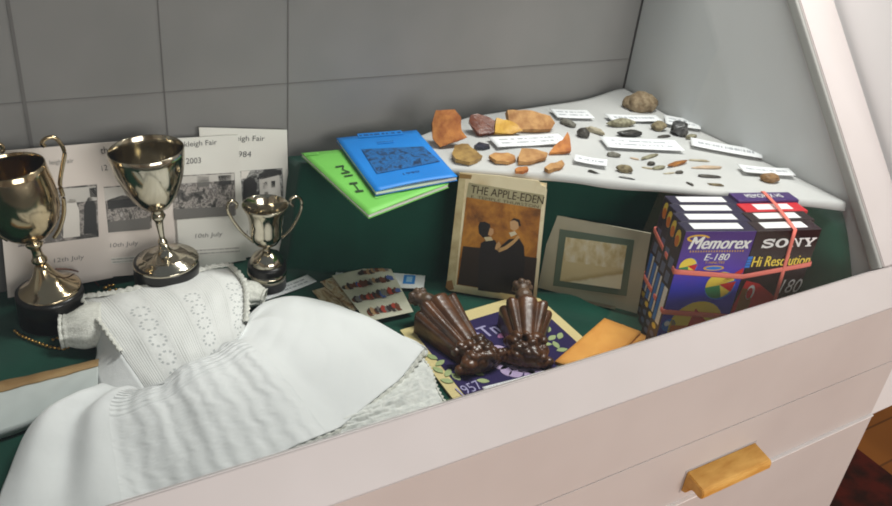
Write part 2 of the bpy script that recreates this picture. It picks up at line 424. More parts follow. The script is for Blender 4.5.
# ================================================================ fair programmes standing along the back
PA = A(0, 1.000, ZF); PN = unit(A(0, -.205, .024))
PA2 = lambda off: PA+PN*off
paper_white = M('programme_paper', (226, 224, 216), .55, var=((216, 212, 204), 8, .35, .7))
paper_pink = M('programme_paper_warm', (222, 212, 204), .55, var=((214, 202, 194), 8, .35, .7))
ink = M('grey_ink', (74, 74, 74), .6); ink_soft = M('soft_grey_ink', (120, 118, 116), .6)
BW = [(.36, (20, 20, 20)), (.46, (64, 64, 62)), (.5, (176, 175, 170)), (.54, (60, 60, 58)), (.62, (206, 204, 200))]
def px_rect(TL, TR, BL, P, n):
    a, b, c = onp(TL, P, n), onp(TR, P, n), onp(BL, P, n); return [a, b, b+c-a, c]
def text_px(name, s, pL, pR, hpx, P, n, mat, parent, **k):
    O, E = onp(pL, P, n), onp(pR, P, n); ex = unit(E-O); ey = np.cross(unit(n), ex)
    h = hpx*mpp(O)
    return text(name, s, O, ex, ey, np.linalg.norm(E-O), h, mat, parent, **k)
TONE = {k: M('photo_tone_%s' % k, c, .5) for k, c in (('dark', (36, 35, 34)), ('mid', (104, 101, 97)), ('light', (196, 191, 184)), ('pale', (222, 216, 208)))}
def programme(label, q, off, pap, items, seed):
    P = PA2(off); q = [onp(p, P, PN) for p in q]
    for p in q:
        pass
    for a, b_ in ((1, 2), (0, 3)):
        if q[b_][2] < ZF+.004: q[b_] = q[b_]+(q[a]-q[b_])*((ZF+.004-q[b_][2])/(q[a][2]-q[b_][2]))
    t_ = thing('fair_programme', (q[2]+q[3])/2, label, 'programme', 'fair programmes leaning along the back')
    slab('cover', q, .002, pap, t_)
    for it in items:
        if it[0] == 'print':
            slab('small_print', px_rect(*it[1:4], P, PN), .0002, printed('small_print', (224, 220, 212), (140, 138, 134), it[4], 9, seed, .02), t_, lift=.0003)
        elif it[0] == 'shape':
            flat_poly('photo_detail', [onp(p, P, PN) for p in it[1]], TONE[it[2]], t_, PN, .0001, .0008)
        elif it[0] == 'photo':
            slab('photograph', px_rect(*it[1:4], P, PN), .0004, picture('programme_photo', it[4], it[5], 8, .25, .5, seed+it[6]), t_, lift=.0003)
        else:
            text_px('heading', it[1], it[2], it[3], it[4], P, PN, it[5], t_, shear=.1 if len(it) > 6 else 0)
    return t_
BW2 = [(.36, (34, 32, 31)), (.46, (96, 92, 88)), (.5, (172, 164, 158)), (.55, (84, 78, 75)), (.64, (190, 184, 180))]
programme('white fair programme at the right end of the row, half behind another, dated 1984',
          [(199, 127.5), (287, 130), (290, 263), (208, 268)], -.006, paper_white,
          [('text', 'leigh Fair', (234, 142.5), (264.5, 142.5), 7, ink), ('text', '1984', (235, 157), (251, 157), 6, ink),
           ('photo', (240, 171), (282.5, 168), (242, 207), BW, (2.6, 3, 1), 1), ('shape', [(241, 171), (250, 170.6), (246, 178), (241, 179)], 'pale'), ('shape', [(259, 178), (279, 173), (281, 198), (260, 201)], 'light'), ('shape', [(256, 179), (266, 171), (281, 169.5), (282, 174), (262, 179)], 'dark'), ('shape', [(263, 182), (267, 181.5), (267, 188), (263, 188.5)], 'dark'), ('shape', [(271, 181), (275, 180.5), (275, 187), (271, 187.5)], 'dark'), ('shape', [(264, 192), (268, 191.7), (268, 199), (264, 199.3)], 'mid'), ('shape', [(243, 181), (250, 176), (257, 183), (256, 198), (243, 200)], 'dark'), ('text', '10th July', (246, 236), (272, 235), 6, ink_soft, 1)], 3)
programme('fair programme dated 2003, between the tall plain cup and the small cup',
          [(168, 139), (238, 135), (246.5, 264.5), (178, 273)], 0, paper_white,
          [('text', 'kleigh Fair', (184.5, 148.5), (217, 146), 7, ink), ('text', '2003', (186, 164), (201, 163), 6, ink),
           ('photo', (171, 176), (234.5, 172.5), (174, 220), BW2, (6, 3.2, 1), 2), ('shape', [(171.5, 177), (234, 173.2), (234.2, 180), (172, 184)], 'light'), ('shape', [(197, 176.5), (209, 176), (209, 186), (197, 187)], 'mid'), ('shape', [(218, 175.5), (231, 174.7), (231, 184), (219, 185)], 'dark'), ('shape', [(173, 209), (234.5, 206), (234.7, 215.5), (174, 219)], 'mid'), ('text', '10th July', (195, 239.5), (222, 237), 6, ink_soft, 1),
           ('print', (192, 249), (240, 246), (193, 256), 2)], 5)
programme('fair programme mostly hidden behind the tall plain silver cup',
          [(94, 143.5), (172, 138), (180, 271), (108, 277)], .0, paper_pink,
          [('text', 'th', (101, 154), (108, 153), 7, ink), ('text', '12', (102, 171), (108, 170), 6, ink), ('text', 'kleigh Fair', (112, 153), (150, 150), 7, ink),
           ('photo', (103, 187), (150, 183), (106, 233), BW2, (4, 3, 1), 3), ('shape', [(103.5, 188), (149.5, 184), (149.8, 196), (104.3, 201)], 'light'), ('shape', [(106, 222), (150, 217), (150, 229), (106.4, 232.5)], 'mid'), ('shape', [(107, 200), (122, 195), (138, 197), (150, 199), (150, 205), (108, 209)], 'dark'), ('text', '10th July', (110, 249), (138, 246), 6, ink_soft, 1),
           ('print', (110, 258), (150, 255), (111, 264), 2)], 8)
programme('leftmost fair programme in the row, behind the big two handled goblet',
          [(-6, 152), (99, 143), (113, 277.5), (8, 298)], .006, paper_pink,
          [('photo', (14, 192), (97, 184), (18, 247), BW2, (3, 2.4, 1), 4), ('shape', [(60, 189), (96, 186), (97, 200), (61, 204)], 'light'), ('shape', [(64, 208), (69, 199), (75, 199), (79, 210), (80, 236), (63, 238)], 'pale'), ('shape', [(84, 206), (88, 197), (92, 197), (96, 206), (97, 232), (84, 234)], 'dark'), ('shape', [(89, 188), (96.5, 187), (97, 197), (90, 197)], 'dark'), ('shape', [(44, 210), (52, 202), (60, 208), (61, 238), (45, 241)], 'mid'), ('text', '12th July', (54, 264), (84, 260), 6, ink_soft, 1),
           ('text', 'leigh Fair', (50, 166), (74, 164), 6, ink_soft)], 11)
# ================================================================ silver cups
silver = M('tarnished_silver', (198, 190, 172), .13, 1, var=((160, 148, 122), 14, .4, .75), bp=(30, .03, .001))
silver2 = M('warm_silver', (198, 182, 152), .13, 1, var=((172, 146, 104), 14, .4, .75), bp=(30, .03, .001))
gilt = M('gilt_inside', (196, 176, 140), .3, 1)
black_wood = M('black_plinth', (20, 18, 17), .3)
def trophy(label, axis_px, y0, rim_y, prof, tilt, mat, name, foot_px, plinth, inner, band=None, rs=1., rb_=None):
    """profile given in pixels: (radius, pixel row) from rim down"""
    B = ony(foot_px, y0); k = mpp(B); c = .905
    t_ = thing('trophy_cup', A(B[0], B[1], ZF+.002), label, 'trophy', 'silver cups at the left of the case')
    z = lambda py: (foot_px[1]-py)*k/c
    secs = {}
    for nm, pts in prof: lathe(nm, [(r*k*(rs if nm != 'bowl' else rb_ or rs), z(py)) for r, py in pts], B, mat, t_, 56, tilt)
    lathe('plinth', [(plinth[0]*k, ZF+.002-B[2]), (plinth[0]*k, -plinth[1]*k*.4), (plinth[0]*k*.97, -.0005), (plinth[0]*k*.6, 0)], B, black_wood, t_, 56)
    if band: lathe('plinth_band', [(plinth[0]*k*1.005, z(band[0])), (plinth[0]*k*1.02, z(band[0])), (plinth[0]*k*1.02, z(band[1])), (plinth[0]*k*1.005, z(band[1]))], B, mat, t_, 56)
    return t_, B, k, z
def bowl(outer, th=1.0, depth=None):
    """outer profile rim->bottom plus an inner skin, as one closed turned shape"""
    inner = [(max(r-th, .3), min(py+.0+(th if i else 0), outer[-1][1]-1.5)) for i, (r, py) in enumerate(outer)]
    return outer[::-1]+[(outer[0][0]-th*.5, outer[0][1]-.5)]+inner
cup, B, k, z = trophy('tall plain silver cup without handles on a round black plinth', None, .945, 152,
    [('bowl', bowl([(35.5, 151), (35, 158), (33.5, 167), (31, 176), (27, 186), (21.5, 196), (14, 204), (7, 208)])),
     ('stem', [(7, 207), (5.5, 209), (6.5, 212), (7.5, 214.5), (6, 217), (4.2, 220), (3.6, 226), (3, 232), (3, 237), (4.6, 239), (5, 241), (3.8, 243), (5, 245)]),
     ('foot', [(4.5, 243), (6, 247), (9, 250.5), (14, 253), (20, 254.3), (23, 254.8), (24, 256.3), (28.5, 257), (29.5, 258.8), (33, 259.2), (33.3, 261), (33, 262)])],
    math.radians(-4.5), silver, 'cup', (166, 260), (31.5, 10), None, None, .95)
cup, B, k, z = trophy('large silver two handled goblet at the far left of the row', None, .948, 168,
    [('bowl', bowl([(29.5, 166), (30, 172), (31.5, 182), (32.3, 194), (31.5, 206), (28, 218), (21, 228), (12, 235), (6, 238)])),
     ('stem', [(7, 237), (9, 239), (8.5, 242), (5.5, 245), (5, 250), (6, 254), (8, 256.5), (8, 258.5), (6, 260), (6, 264)]),
     ('foot', [(6, 262), (8, 266), (12, 273), (18, 280), (25, 284), (30, 286.5), (32.5, 288), (32.5, 290), (31.5, 291)])],
    math.radians(-6.5), silver2, 'goblet', (49, 289), (31.5, 14), None, None, .92, 1.03)
tube('handle', smooth_path([ony(p, .948) for p in ((54, 238), (60, 228), (64, 212), (63, 196), (60, 184), (62, 168), (64.5, 154), (61, 144), (54, 137.5), (46, 138.5), (42, 143), (45, 146.5))], 8), 2.0*k, silver2, cup)
tube('handle', smooth_path([ony(p, .948) for p in ((8, 240), (-4, 232), (-16, 216), (-15, 200), (-10, 188), (-13, 172), (-18, 158), (-14, 148), (-6, 143), (1, 145), (3, 150), (0, 152))], 8), 2.0*k, silver2, cup)
cup, B, k, z = trophy('small silver two handled cup on a black plinth with a silver band', None, .925, 207,
    [('bowl', bowl([(24, 204), (22, 207.5), (18.5, 214), (17, 222), (17, 230), (16, 236), (12.5, 241), (6, 244.5)])),
     ('stem', [(7, 243.5), (4.5, 245.5), (3.8, 248), (4.5, 250), (7, 251)]),
     ('foot', [(5, 249), (8, 251), (14, 254), (17, 258), (18, 261), (18, 263)])],
    math.radians(-1), silver, 'cup', (267, 262), (19, 8), None, (270, 277), .93)
for pts in (((254, 242), (243, 233), (234, 222), (228, 211), (228, 204), (232, 201), (237, 204), (236, 208)),
            ((282, 238), (292, 228), (299, 215), (302, 204), (299, 197.5), (293, 197.5), (290, 202), (293, 206))):
    tube('handle', smooth_path([ony(p, .925) for p in pts], 8), 1.5*k, silver, cup)
# ================================================================ bits on the cloth at the left
gold = M('old_gilt', (190, 150, 84), .3, 1)
chain = [hit(p, zd, .003) for p in ((15, 331), (20, 335), (26, 338), (33, 341), (41, 344), (50, 347), (57, 348), (64, 349), (69, 346), (66, 341), (58, 338), (52, 340))]
path = smooth_path(chain, 10); d = [0]
for a, b_ in zip(path, path[1:]): d.append(d[-1]+np.linalg.norm(b_-a))
Vs = []; Fs = []; ic = bmesh.new(); bmesh.ops.create_icosphere(ic, subdivisions=2, radius=1); ic.verts.index_update()
IV = np.array([v.co[:] for v in ic.verts]); IF = [[v.index for v in f.verts] for f in ic.faces]; ic.free()
neck = thing('bead_necklace', chain[5], 'string of small gilt beads lying on the dark cloth in front of the goblet', 'necklace')
tube('cord', path, .0006, gold, neck, n=6)
s = 0; nb_ = 0
pa = np.array(path)
while s < d[-1]:
    p = A(*[np.interp(s, d, pa[:, q]) for q in range(3)])
    mesh('bead', IV*.0022+p, IF, gold, neck); s += .0056; nb_ += 1
for i, (p, lb) in enumerate((((35, 323), 'tiny pale bead nearest the foot of the goblet'), ((39, 327), 'tiny pale bead second from the goblet, just left of the baby gown sleeve'), ((49, 327), 'tiny pale bead closest to the sleeve of the baby gown'))):
    Q = hit(p, zd, .002); tag(mesh('loose_bead', IV*A(.0024, .0024, .0022)+Q, IF, M('pearl', (196, 186, 166), .25, .3)), lb, 'bead', 'loose beads by the goblet')
br = thing('brooch', hit((109, 291), zd, .0), 'little gilt brooch between the two larger cups at the edge of the gown', 'brooch')
for p, r in (((105, 288), .0032), ((110, 291.5), .004), ((113, 285.5), .003), ((116, 290), .003), ((109, 286), .0026)):
    Q = hit(p, zd, r*.8); mesh('knob', IV*r+Q, IF, gold, br)
tag(tube('cord', smooth_path([onp((56, 269), A(0, .93, 0), A(0, 1, 0)), onp((70, 269.5), A(0, .95, 0), A(0, 1, 0)), hit((84, 274), zd, .006), hit((93, 280), zd, .003), hit((99, 286), zd, .002)], 8), .0011, M('brown_cord', (92, 54, 38), .6), n=8),
    'thin brown cord trailing from the foot of the goblet', 'cord')
# label strips
def card(name, label, px, f, seed, th=.0012, lift=.0015, lines=2, words=9, paper=(236, 238, 240), group='typed label cards', cat='label card', mat=None):
    q = [hit(p, f, lift) for p in px]
    c = (q[0]+q[1]+q[2]+q[3])/4
    ex = unit(q[1]+q[2]-q[0]-q[3]); ey = (q[0]+q[1]-q[3]-q[2])/2; ey = ey-ex*(ey@ex); w = np.linalg.norm(q[1]+q[2]-q[0]-q[3])/2
    h = np.linalg.norm(ey); ey = ey/h
    q = [c-ex*w/2+ey*h/2, c+ex*w/2+ey*h/2, c+ex*w/2-ey*h/2, c-ex*w/2-ey*h/2]
    n = np.cross(ex, ey); n = n if n[2] > 0 else -n
    if mat is None: mat = printed('typed_card', paper, (150, 154, 162), lines, words, seed)
    ph = seed*1.7
    return tag(slab(name, q, th, mat, n=n, lift=th, div=12, curl=lambda s, t_: .0014*(2*s-1)**2*(.6+.4*math.sin(ph))), label, cat, group)
card('label_card', 'long white typed label lying in front of the small two handled cup', [(258, 294), (310, 275), (314, 283.5), (262, 302.5)], zd, 1, lines=2, words=8)
# ================================================================ postcards
PC = thing
def flat_thing(name, label, px, f, mat, th=.0006, lift=.001, cat='postcard', group=None, div=1, planar=False):
    q = [hit(p, f, lift) for p in px]
    if planar: q[3] = q[0]+q[2]-q[1]
    nn = unit(np.cross(q[1]-q[0], q[3]-q[0])); nn = nn if nn[2] > 0 else -nn
    return tag(slab(name, q, th, mat, n=nn, lift=th, div=div), label, cat, group), q, nn
o, q, n = flat_thing('envelope', 'blank white paper lying beneath the postcards', [(336, 272), (364, 266), (376, 284), (333, 291)], zd, M('white_paper', (224, 226, 230), .6), lift=.001, cat='paper')
o, q, n = flat_thing('postcard', 'white postcard back with a blue stamp, right of the picture cards', [(389, 273), (425.5, 274.5), (423.5, 289), (396, 287)], zd, M('white_card', (226, 228, 226), .6), lift=.004, planar=True, group='postcards in a fan')
def qp(q, u, v): return (q[0]*(1-u)+q[1]*u)*(1-v)+(q[3]*(1-u)+q[2]*u)*v
qs = [qp(q, u, v) for u, v in ((.42, .12), (.74, .12), (.74, .72), (.42, .72))]
slab('stamp', qs, .0003, M('blue_stamp', (44, 132, 206), .5), o, n=n, lift=.0011)
qs = [qp(q, u, v) for u, v in ((.50, .24), (.66, .24), (.66, .60), (.50, .60))]
slab('stamp_head', qs, .0002, M('pale_stamp_ink', (150, 196, 228), .5), o, n=n, lift=.0014)
sep = [(.3, (92, 62, 40)), (.45, (176, 150, 112)), (.6, (206, 192, 160)), (.75, (120, 84, 56))]
flat_thing('postcard', 'leftmost buff postcard of the fan, nearly covered', [(312, 291), (326, 287), (352, 307), (330, 312), ][0:4], zd, picture('buff_view', sep, (4, 3, 1), 4, .5, .5, 2), lift=.002, group='postcards in a fan')
flat_thing('postcard', 'brown landscape postcard between the buff card and the coloured card', [(320, 282), (338, 276), (368, 305), (352, 312)], zd, picture('brown_view', [(.3, (50, 44, 40)), (.42, (150, 110, 70)), (.55, (196, 182, 150)), (.7, (88, 80, 72))], (3, 5, 1), 5, .4, .5, 5), lift=.0045, group='postcards in a fan')
o, q, n = flat_thing('postcard', 'coloured postcard with rows of small figures on top of the fan', [(332, 276), (388, 263.5), (413.5, 312), (367, 322)], zd, M('cream_card', (206, 204, 184), .5, var=((190, 188, 166), 40, .4, .7)), lift=.0075, group='postcards in a fan')
figs = [M('figure_%s' % nm, c, .5) for nm, c in (('brown', (110, 62, 40)), ('dark', (58, 46, 44)), ('red', (172, 62, 46)), ('blue', (72, 92, 150)), ('tan', (176, 140, 100)), ('grey', (120, 116, 112)))]
def qp(q, u, v): return (q[0]*(1-u)+q[1]*u)*(1-v)+(q[3]*(1-u)+q[2]*u)*v
for r, v0 in enumerate((.10, .31, .57, .86)):
    for i in range(20):
        u = .06+.9*i/20+random.uniform(-.012, .012); v = v0+random.uniform(-.02, .02)-.02
        if r == 0 and i < 9: continue
        if r == 3 and (i < 2 or i > 15): continue
        w, h = random.uniform(.03, .06), random.uniform(.04, .08)
        a = [qp(q, u+w*x+.3*h*0, v+h*y) for x, y in ((-.7, -.5), (.2, -1), (1, -.4), (.8, .6), (1.2, 1), (-.6, 1), (-1, .3))]
        flat_poly('figure', a, random.choice(figs+figs[:2]*2 if r else figs[:2]+figs[4:]), o, n, .0002, .0009+.00002*i)
# ================================================================ booklets on the step
SLN = unit(A(-.0893, 0, 1))
def splane(l): return A(.40, 0, HC-.455+l)
def booklet(label, px, l, mat, fan):
    q = [onp(p, splane(l), SLN) for p in px]; t_ = thing('booklet', (q[0]+q[1]+q[2]+q[3])/4-A(0, 0, .006), label, 'booklet', 'booklets on the corner step')
    slab('back_cover', [p-SLN*.005 for p in q], .0006, mat, t_, n=SLN)
    pg = [p*.985+((q[0]+q[1]+q[2]+q[3])/4)*.015 for p in q]
    slab('pages', pg, .0035, M('page_white', (232, 230, 222), .7), t_, n=SLN, lift=-.0012)
    o = slab('cover', q, .0006, mat, t_, n=SLN, div=14, curl=lambda s, t2: fan*max(0, 1-t2*3)**2*(.25+.75*math.sin(s*3.1)))
    return t_, q, o
green_card = M('green_card', (124, 206, 92), .55, var=((116, 196, 84), 10, .4, .7))
blue_card = M('blue_card', (22, 134, 222), .5, var=((16, 124, 212), 10, .4, .7))
black_ink = M('black_ink', (44, 70, 40), .6); blue_ink = M('navy_ink', (12, 44, 96), .6)
bk, q, o = booklet('bright green booklet lying askew under the blue booklet', [(301, 153), (381, 146), (449, 184), (368.5, 215)], .0075, green_card, .0015)
Pg = splane(.0075+.0008)
text_px('heading', 'MI', (335, 166.5), (345, 177), 8.5, Pg, SLN, black_ink, o, shear=.1, bold=0)
text_px('heading', 'H', (349, 183), (356, 192.5), 8, Pg, SLN, black_ink, o, shear=.1, bold=0)
gp = printed('green_small_print', (124, 206, 92), (70, 120, 56), 1, 6, 4, .04)
slab('small_print', px_rect((374, 196), (398, 190), (375.5, 199), Pg, SLN), .0002, gp, o, n=SLN, lift=.0004)
slab('small_print', px_rect((304, 153.8), (318, 152.3), (305, 156), Pg, SLN), .0002, gp, o, n=SLN, lift=.0004)
bk, q, o = booklet('bright blue booklet with a dark crowd picture lying over the green booklet', [(336, 138), (416.5, 130), (457.5, 177), (375.5, 192)], .0155, blue_card, .0035)
Pb = splane(.0155+.0006)
slab('cover_picture', [onp(p, Pb, SLN) for p in ((361.5, 149.5), (423, 146.5), (440, 161.5), (377, 174))], .0003, picture('crowd_print', [(.34, (10, 40, 70)), (.46, (30, 78, 128)), (.52, (24, 110, 180)), (.62, (18, 74, 128)), (.75, (60, 140, 200))], (9, 6, 1), 6, .8, .55, 4), o, n=SLN, lift=.0005)
bp_ = printed('blue_small_print', (22, 134, 222), (10, 52, 110), 1, 4, 4, .02)
slab('small_print', px_rect((357, 134), (401, 130.5), (359, 138), Pb, SLN), .0002, bp_, o, n=SLN, lift=.0004)
slab('small_print', px_rect((377, 141.3), (393, 139.8), (378, 144), Pb, SLN), .0002, bp_, o, n=SLN, lift=.0004)
text_px('year', '1990', (404, 175.3), (420, 172.3), 4.2, Pb, SLN, blue_ink, o)
# ================================================================ old novel
def lean_plane(BL, BR, z, deg):
    a, b_ = onz(BL, z), onz(BR, z); e = unit(b_-a); up = A(0, 0, 1); nh = np.cross(e, up)
    if nh @ (CAM-a) < 0: nh = -nh
    r_ = math.radians(deg); n = nh*math.cos(r_)+up*math.sin(r_)
    return a, n
P, n = lean_plane((449, 290.5), (536, 304), ZF+.004, 7)
q = [onp(p, P, n) for p in ((462, 174.5), (547, 187.5), (536, 304), (449, 290.5))]
ex = unit(q[2]-q[3]); eu = np.cross(n, ex); eu = eu if eu[2] > 0 else -eu
bk = thing('novel', (q[2]+q[3])/2-A(0, 0, .001), 'old novel in a worn cream jacket with a couple on its front, against the step', 'book')
jacket = M('worn_jacket', (236, 224, 188), .6, var=((208, 184, 134), 26, .45, .75))
qq = [p.copy() for p in q]
TH = .022
inner = [q[0]-eu*.003+ex*.003, q[1]-eu*.003-ex*.004, q[2]+eu*.002-ex*.004, q[3]+eu*.002+ex*.003]
slab('page_block', inner, TH-.004, M('old_pages', (206, 180, 132), .8, bp=(400, .3, .001), scale=(1, 1, 6)), bk, n=n, lift=-.002)
slab('back_board', [p-n*(TH-.002) for p in q], .002, jacket, bk, n=n)
# front jacket with a torn upper right corner
def onb(p): return onp(p, P, n)
out_px = [(459.5, 172.5), (500, 176), (539, 181), (541, 185), (545, 186.5), (547, 190), (541, 250), (536, 304), (490, 297.5), (449, 290.5), (446, 286), (447, 280), (453, 230)]
flat_poly('front_jacket', [onb(p) for p in out_px], jacket, bk, n, .0016, .0)
flat_poly('spine_strip', [onb(p) for p in ((459.5, 173), (466, 174), (455, 286), (447, 282))], M('faded_spine', (204, 190, 146), .7, var=((170, 150, 108), 40, .4, .7)), bk, n, .0003, .0004)
flat_poly('torn_patch', [onb(p) for p in ((460, 173.5), (472, 175), (471, 179), (459, 178))], M('brown_tear', (150, 118, 66), .8), bk, n, .0003, .0006)
flat_poly('torn_patch', [onb(p) for p in ((447, 281), (452, 280), (454, 289), (449, 290.5), (445.5, 287))], M('worn_corner', (156, 112, 62), .8), bk, n, .0003, .0006)
pic = slab('cover_picture', [onb(p) for p in ((466.5, 197), (541, 209), (533, 296.5), (456.5, 284.5))], .0003, picture('cover_painting', [(.3, (70, 42, 18)), (.45, (148, 92, 32)), (.6, (192, 130, 48)), (.75, (112, 70, 28))], (2, 2, 1), 4, .4, .5, 3), bk, n=n, lift=.0004)
pn = slab('title_band', [onb(p) for p in ((469, 182.5), (544.5, 195), (541, 209), (466.5, 197))], .0003, M('olive_band', (176, 168, 132), .6, var=((156, 148, 112), 30, .4, .7)), bk, n=n, lift=.0005)
brown_ink = M('brown_ink', (70, 56, 32), .6)
text_px('title', 'THE APPLE-EDEN', (470.5, 192.7), (543, 204.3), 8.2, P+n*.0006, n, brown_ink, pn)
text_px('author_line', 'E. TEMPLE THURSTON', (471, 197.6), (538.5, 208.2), 3.0, P+n*.0006, n, M('pale_brown_ink', (104, 90, 58), .6), pn)
def patch(name, pts, c, l, r=.6): return flat_poly(name, [onb(p) for p in pts], M(name+'_tone', c, r), pic, n, .0002, l)
patch('floor_shade', ((463, 246), (482, 248), (500, 252), (537, 258), (533.2, 296), (457.5, 284)), (48, 34, 22), .0005)
patch('woman_dress', ((481, 243), (479, 255), (478, 290), (500, 293), (501, 262), (499, 248), (495, 240), (488, 239)), (34, 28, 26), .0007)
patch('man_coat', ((509, 239), (502, 245), (497, 252), (500, 262), (498, 292), (522, 296), (525, 262), (524, 246), (519, 238)), (30, 24, 20), .0006)
patch('woman_hair', ((478.5, 226), (480, 222), (485, 221.5), (490, 224), (491, 230), (489, 236), (483, 237.5), (479, 233)), (26, 20, 16), .0009)
patch('woman_face', ((490, 227.5), (493.5, 229), (493.5, 233), (491, 236), (488, 234.5)), (196, 150, 104), .0010)
patch('woman_collar', ((484, 237), (491, 236.5), (493, 240), (486, 241)), (206, 190, 150), .0010)
patch('man_face', ((510, 221.5), (515, 219), (519, 222), (518.5, 228), (514, 231), (510.5, 228.5)), (200, 158, 112), .0009)
patch('man_hair', ((511, 220.5), (514, 217.8), (519.5, 219.5), (521, 226), (518.8, 226), (518, 222), (514.5, 220)), (40, 28, 18), .0010)
patch('man_collar', ((509, 232.5), (515, 231), (517, 234), (511, 236.5)), (216, 204, 172), .0010)
patch('reaching_arm', ((497, 249), (505, 246), (513, 240), (518, 235), (520, 237), (514, 243.5), (507, 249), (499, 252)), (202, 160, 104), .0011)
patch('reaching_hand', ((496, 244), (499, 241), (501, 245), (499, 251), (495, 249)), (200, 156, 104), .0011)
# ================================================================ mounted photograph
P, n = lean_plane((538, 287.5), (637, 313.5), ZF+.008, 9)
q = [onp(p, P, n) for p in ((552, 214.5), (651, 233.5), (637, 313.5), (538, 287.5))]
ph = thing('mounted_photograph', (q[2]+q[3])/2-A(0, 0, .006), 'pale sepia photograph in a drab card mount leaning between the novel and the video tapes', 'photograph')
slab('mount', q, .0025, M('drab_card', (186, 182, 160), .7, var=((176, 172, 150), 20, .4, .7)), ph, n=n)
slab('inner_mount', [onp(p, P, n) for p in ((560, 229), (634.5, 240), (626.5, 296), (553, 285.5))], .0006, M('green_grey_card', (96, 114, 98), .7), ph, n=n, lift=.0006)
m, t, b = nt('sepia_view'); v = coords(t, 'UV', (1, 1, 1)); b.inputs['Roughness'].default_value = .5
sp = t.nodes.new('ShaderNodeSeparateXYZ'); t.links.new(v, sp.inputs[0])
nz = noise(t, coords(t, 'UV', (7, 3, 1)), 1, 5)
bank = math_(t, 'ADD', math_(t, 'SUBTRACT', math_(t, 'MULTIPLY', sp.outputs[0], .42), sp.outputs[1]), math_(t, 'MULTIPLY', nz, .12))
pale = ramp(t, bank, [(.0, (214, 200, 156)), (.10, (186, 168, 120)), (.16, (230, 224, 196)), (.3, (238, 233, 208))])
tre = ramp(t, nz, [(.36, (232, 226, 204)), (.5, (220, 208, 168)), (.64, (200, 182, 132))])
mx = t.nodes.new('ShaderNodeMix'); mx.data_type = 'RGBA'
t.links.new(math_(t, 'GREATER_THAN', sp.outputs[1], math_(t, 'ADD', .40, math_(t, 'MULTIPLY', nz, .14))), mx.inputs['Factor'])
t.links.new(pale, mx.inputs['A']); t.links.new(tre, mx.inputs['B']); t.links.new(mx.outputs['Result'], b.inputs['Base Color'])
slab('print', [onp(p, P, n) for p in ((566, 237), (627, 245.5), (620.5, 289), (560, 280.5))], .0003, m, ph, n=n, lift=.0009)
slab('caption', [onp(p, P, n) for p in ((549, 292), (616, 306), (615, 309.5), (548, 295))], .0002, printed('pencil_caption', (150, 145, 121), (156, 118, 100), 1, 8, 3, .06), ph, n=n, lift=.0004)
# ================================================================ embroidered square
UP = A(0, 0, 1)
def zflat(l): return lambda x, y: ZF+l
mq = [onz(p, ZF+.004) for p in ((400, 330), (532, 291.5), (622, 372), (477, 430))]
mt = thing('embroidered_square', (mq[0]+mq[1]+mq[2]+mq[3])/4-A(0, 0, .004), 'purple embroidered cloth square with a cream border and leaves, under the carved brackets', 'embroidery')
slab('border', mq, .002, cloth_mat('cream_canvas', (222, 206, 152), (212, 194, 138), 500), mt, n=UP)
def mp(u, v): return (mq[0]*(1-u)+mq[1]*u)*(1-v)+(mq[3]*(1-u)+mq[2]*u)*v
slab('ground', [mp(.07, .11), mp(.93, .11), mp(.93, .92), mp(.07, .92)], .0008, cloth_mat('purple_ground', (46, 34, 86), (36, 28, 72), 600), mt, n=UP, lift=.0008)
lav = cloth_mat('lavender_thread', (176, 170, 206), (146, 140, 186), 900); lav2 = cloth_mat('lilac_thread', (204, 184, 212), (164, 144, 186), 900)
leafm = cloth_mat('leaf_thread', (178, 190, 140), (146, 164, 112), 900); pinkm = cloth_mat('pink_thread', (190, 128, 176), (160, 100, 150), 900)
MZ = ZF+.0048
def leaf(px, ang, L, W, mat, name='embroidered_leaf', k=10):
    c = onz(px, MZ); a = math.radians(ang); d = A(math.cos(a), math.sin(a), 0); s = A(-d[1], d[0], 0); pts = []
    for i in range(k): t_ = i/(k-1); pts.append(c+d*L*(t_-.5)+s*W*math.sin(math.pi*t_)**.8*.5)
    for i in range(1, k-1): t_ = 1-i/(k-1); pts.append(c+d*L*(t_-.5)-s*W*math.sin(math.pi*t_)**.8*.5)
    flat_poly(name, pts, mat, mt, UP, .0006, .0006)
for px, ang in (((432, 357), -60), ((440, 363), 20), ((438, 370), -70), ((448, 373), 40), ((447, 381), -40), ((456, 377), -80), ((478, 373), -60), ((483, 381), -30), ((548, 329), 60), ((552, 338), 20), ((556, 345), 80), ((546, 344), -30), ((560, 336), 40), ((540, 322), -60), ((562, 350), -10)):
    leaf(px, ang, .017, .0085, leafm)
for px, ang in (((497, 349), 0), ((500, 356), 60), ((507, 362), 20), ((515, 366), -30), ((524, 369), 10), ((506, 371), 70), ((516, 374), 0), ((530, 375), 30), ((500, 366), -40), ((536, 372), -20)):
    leaf(px, ang, .022, .015, lav2, 'embroidered_petal')
leaf((502, 336), 10, .016, .010, pinkm, 'embroidered_petal')
ex_ = unit(mq[2]-mq[3]); ey_ = np.cross(UP, ex_)
O = onz((463, 396.5), MZ); E_ = onz((484, 388), MZ); exx = unit(E_-O)
text('stitched_date', '1957', O, exx, np.cross(UP, exx), np.linalg.norm(E_-O), .017, lav, mt, lift=.0006)
O = onz((477, 341), MZ); E_ = onz((502, 332.5), MZ); exx = unit(E_-O)
text('stitched_word', 'oTn', O, exx, np.cross(UP, exx), np.linalg.norm(E_-O), .024, lav, mt, lift=.0006, bold=1)
card('label_card', 'white typed label lying at the front edge of the purple embroidered square', [(483.5, 388), (544, 371.5), (549, 378), (486, 394.5)], zflat(.006), 2, lines=1, words=10)
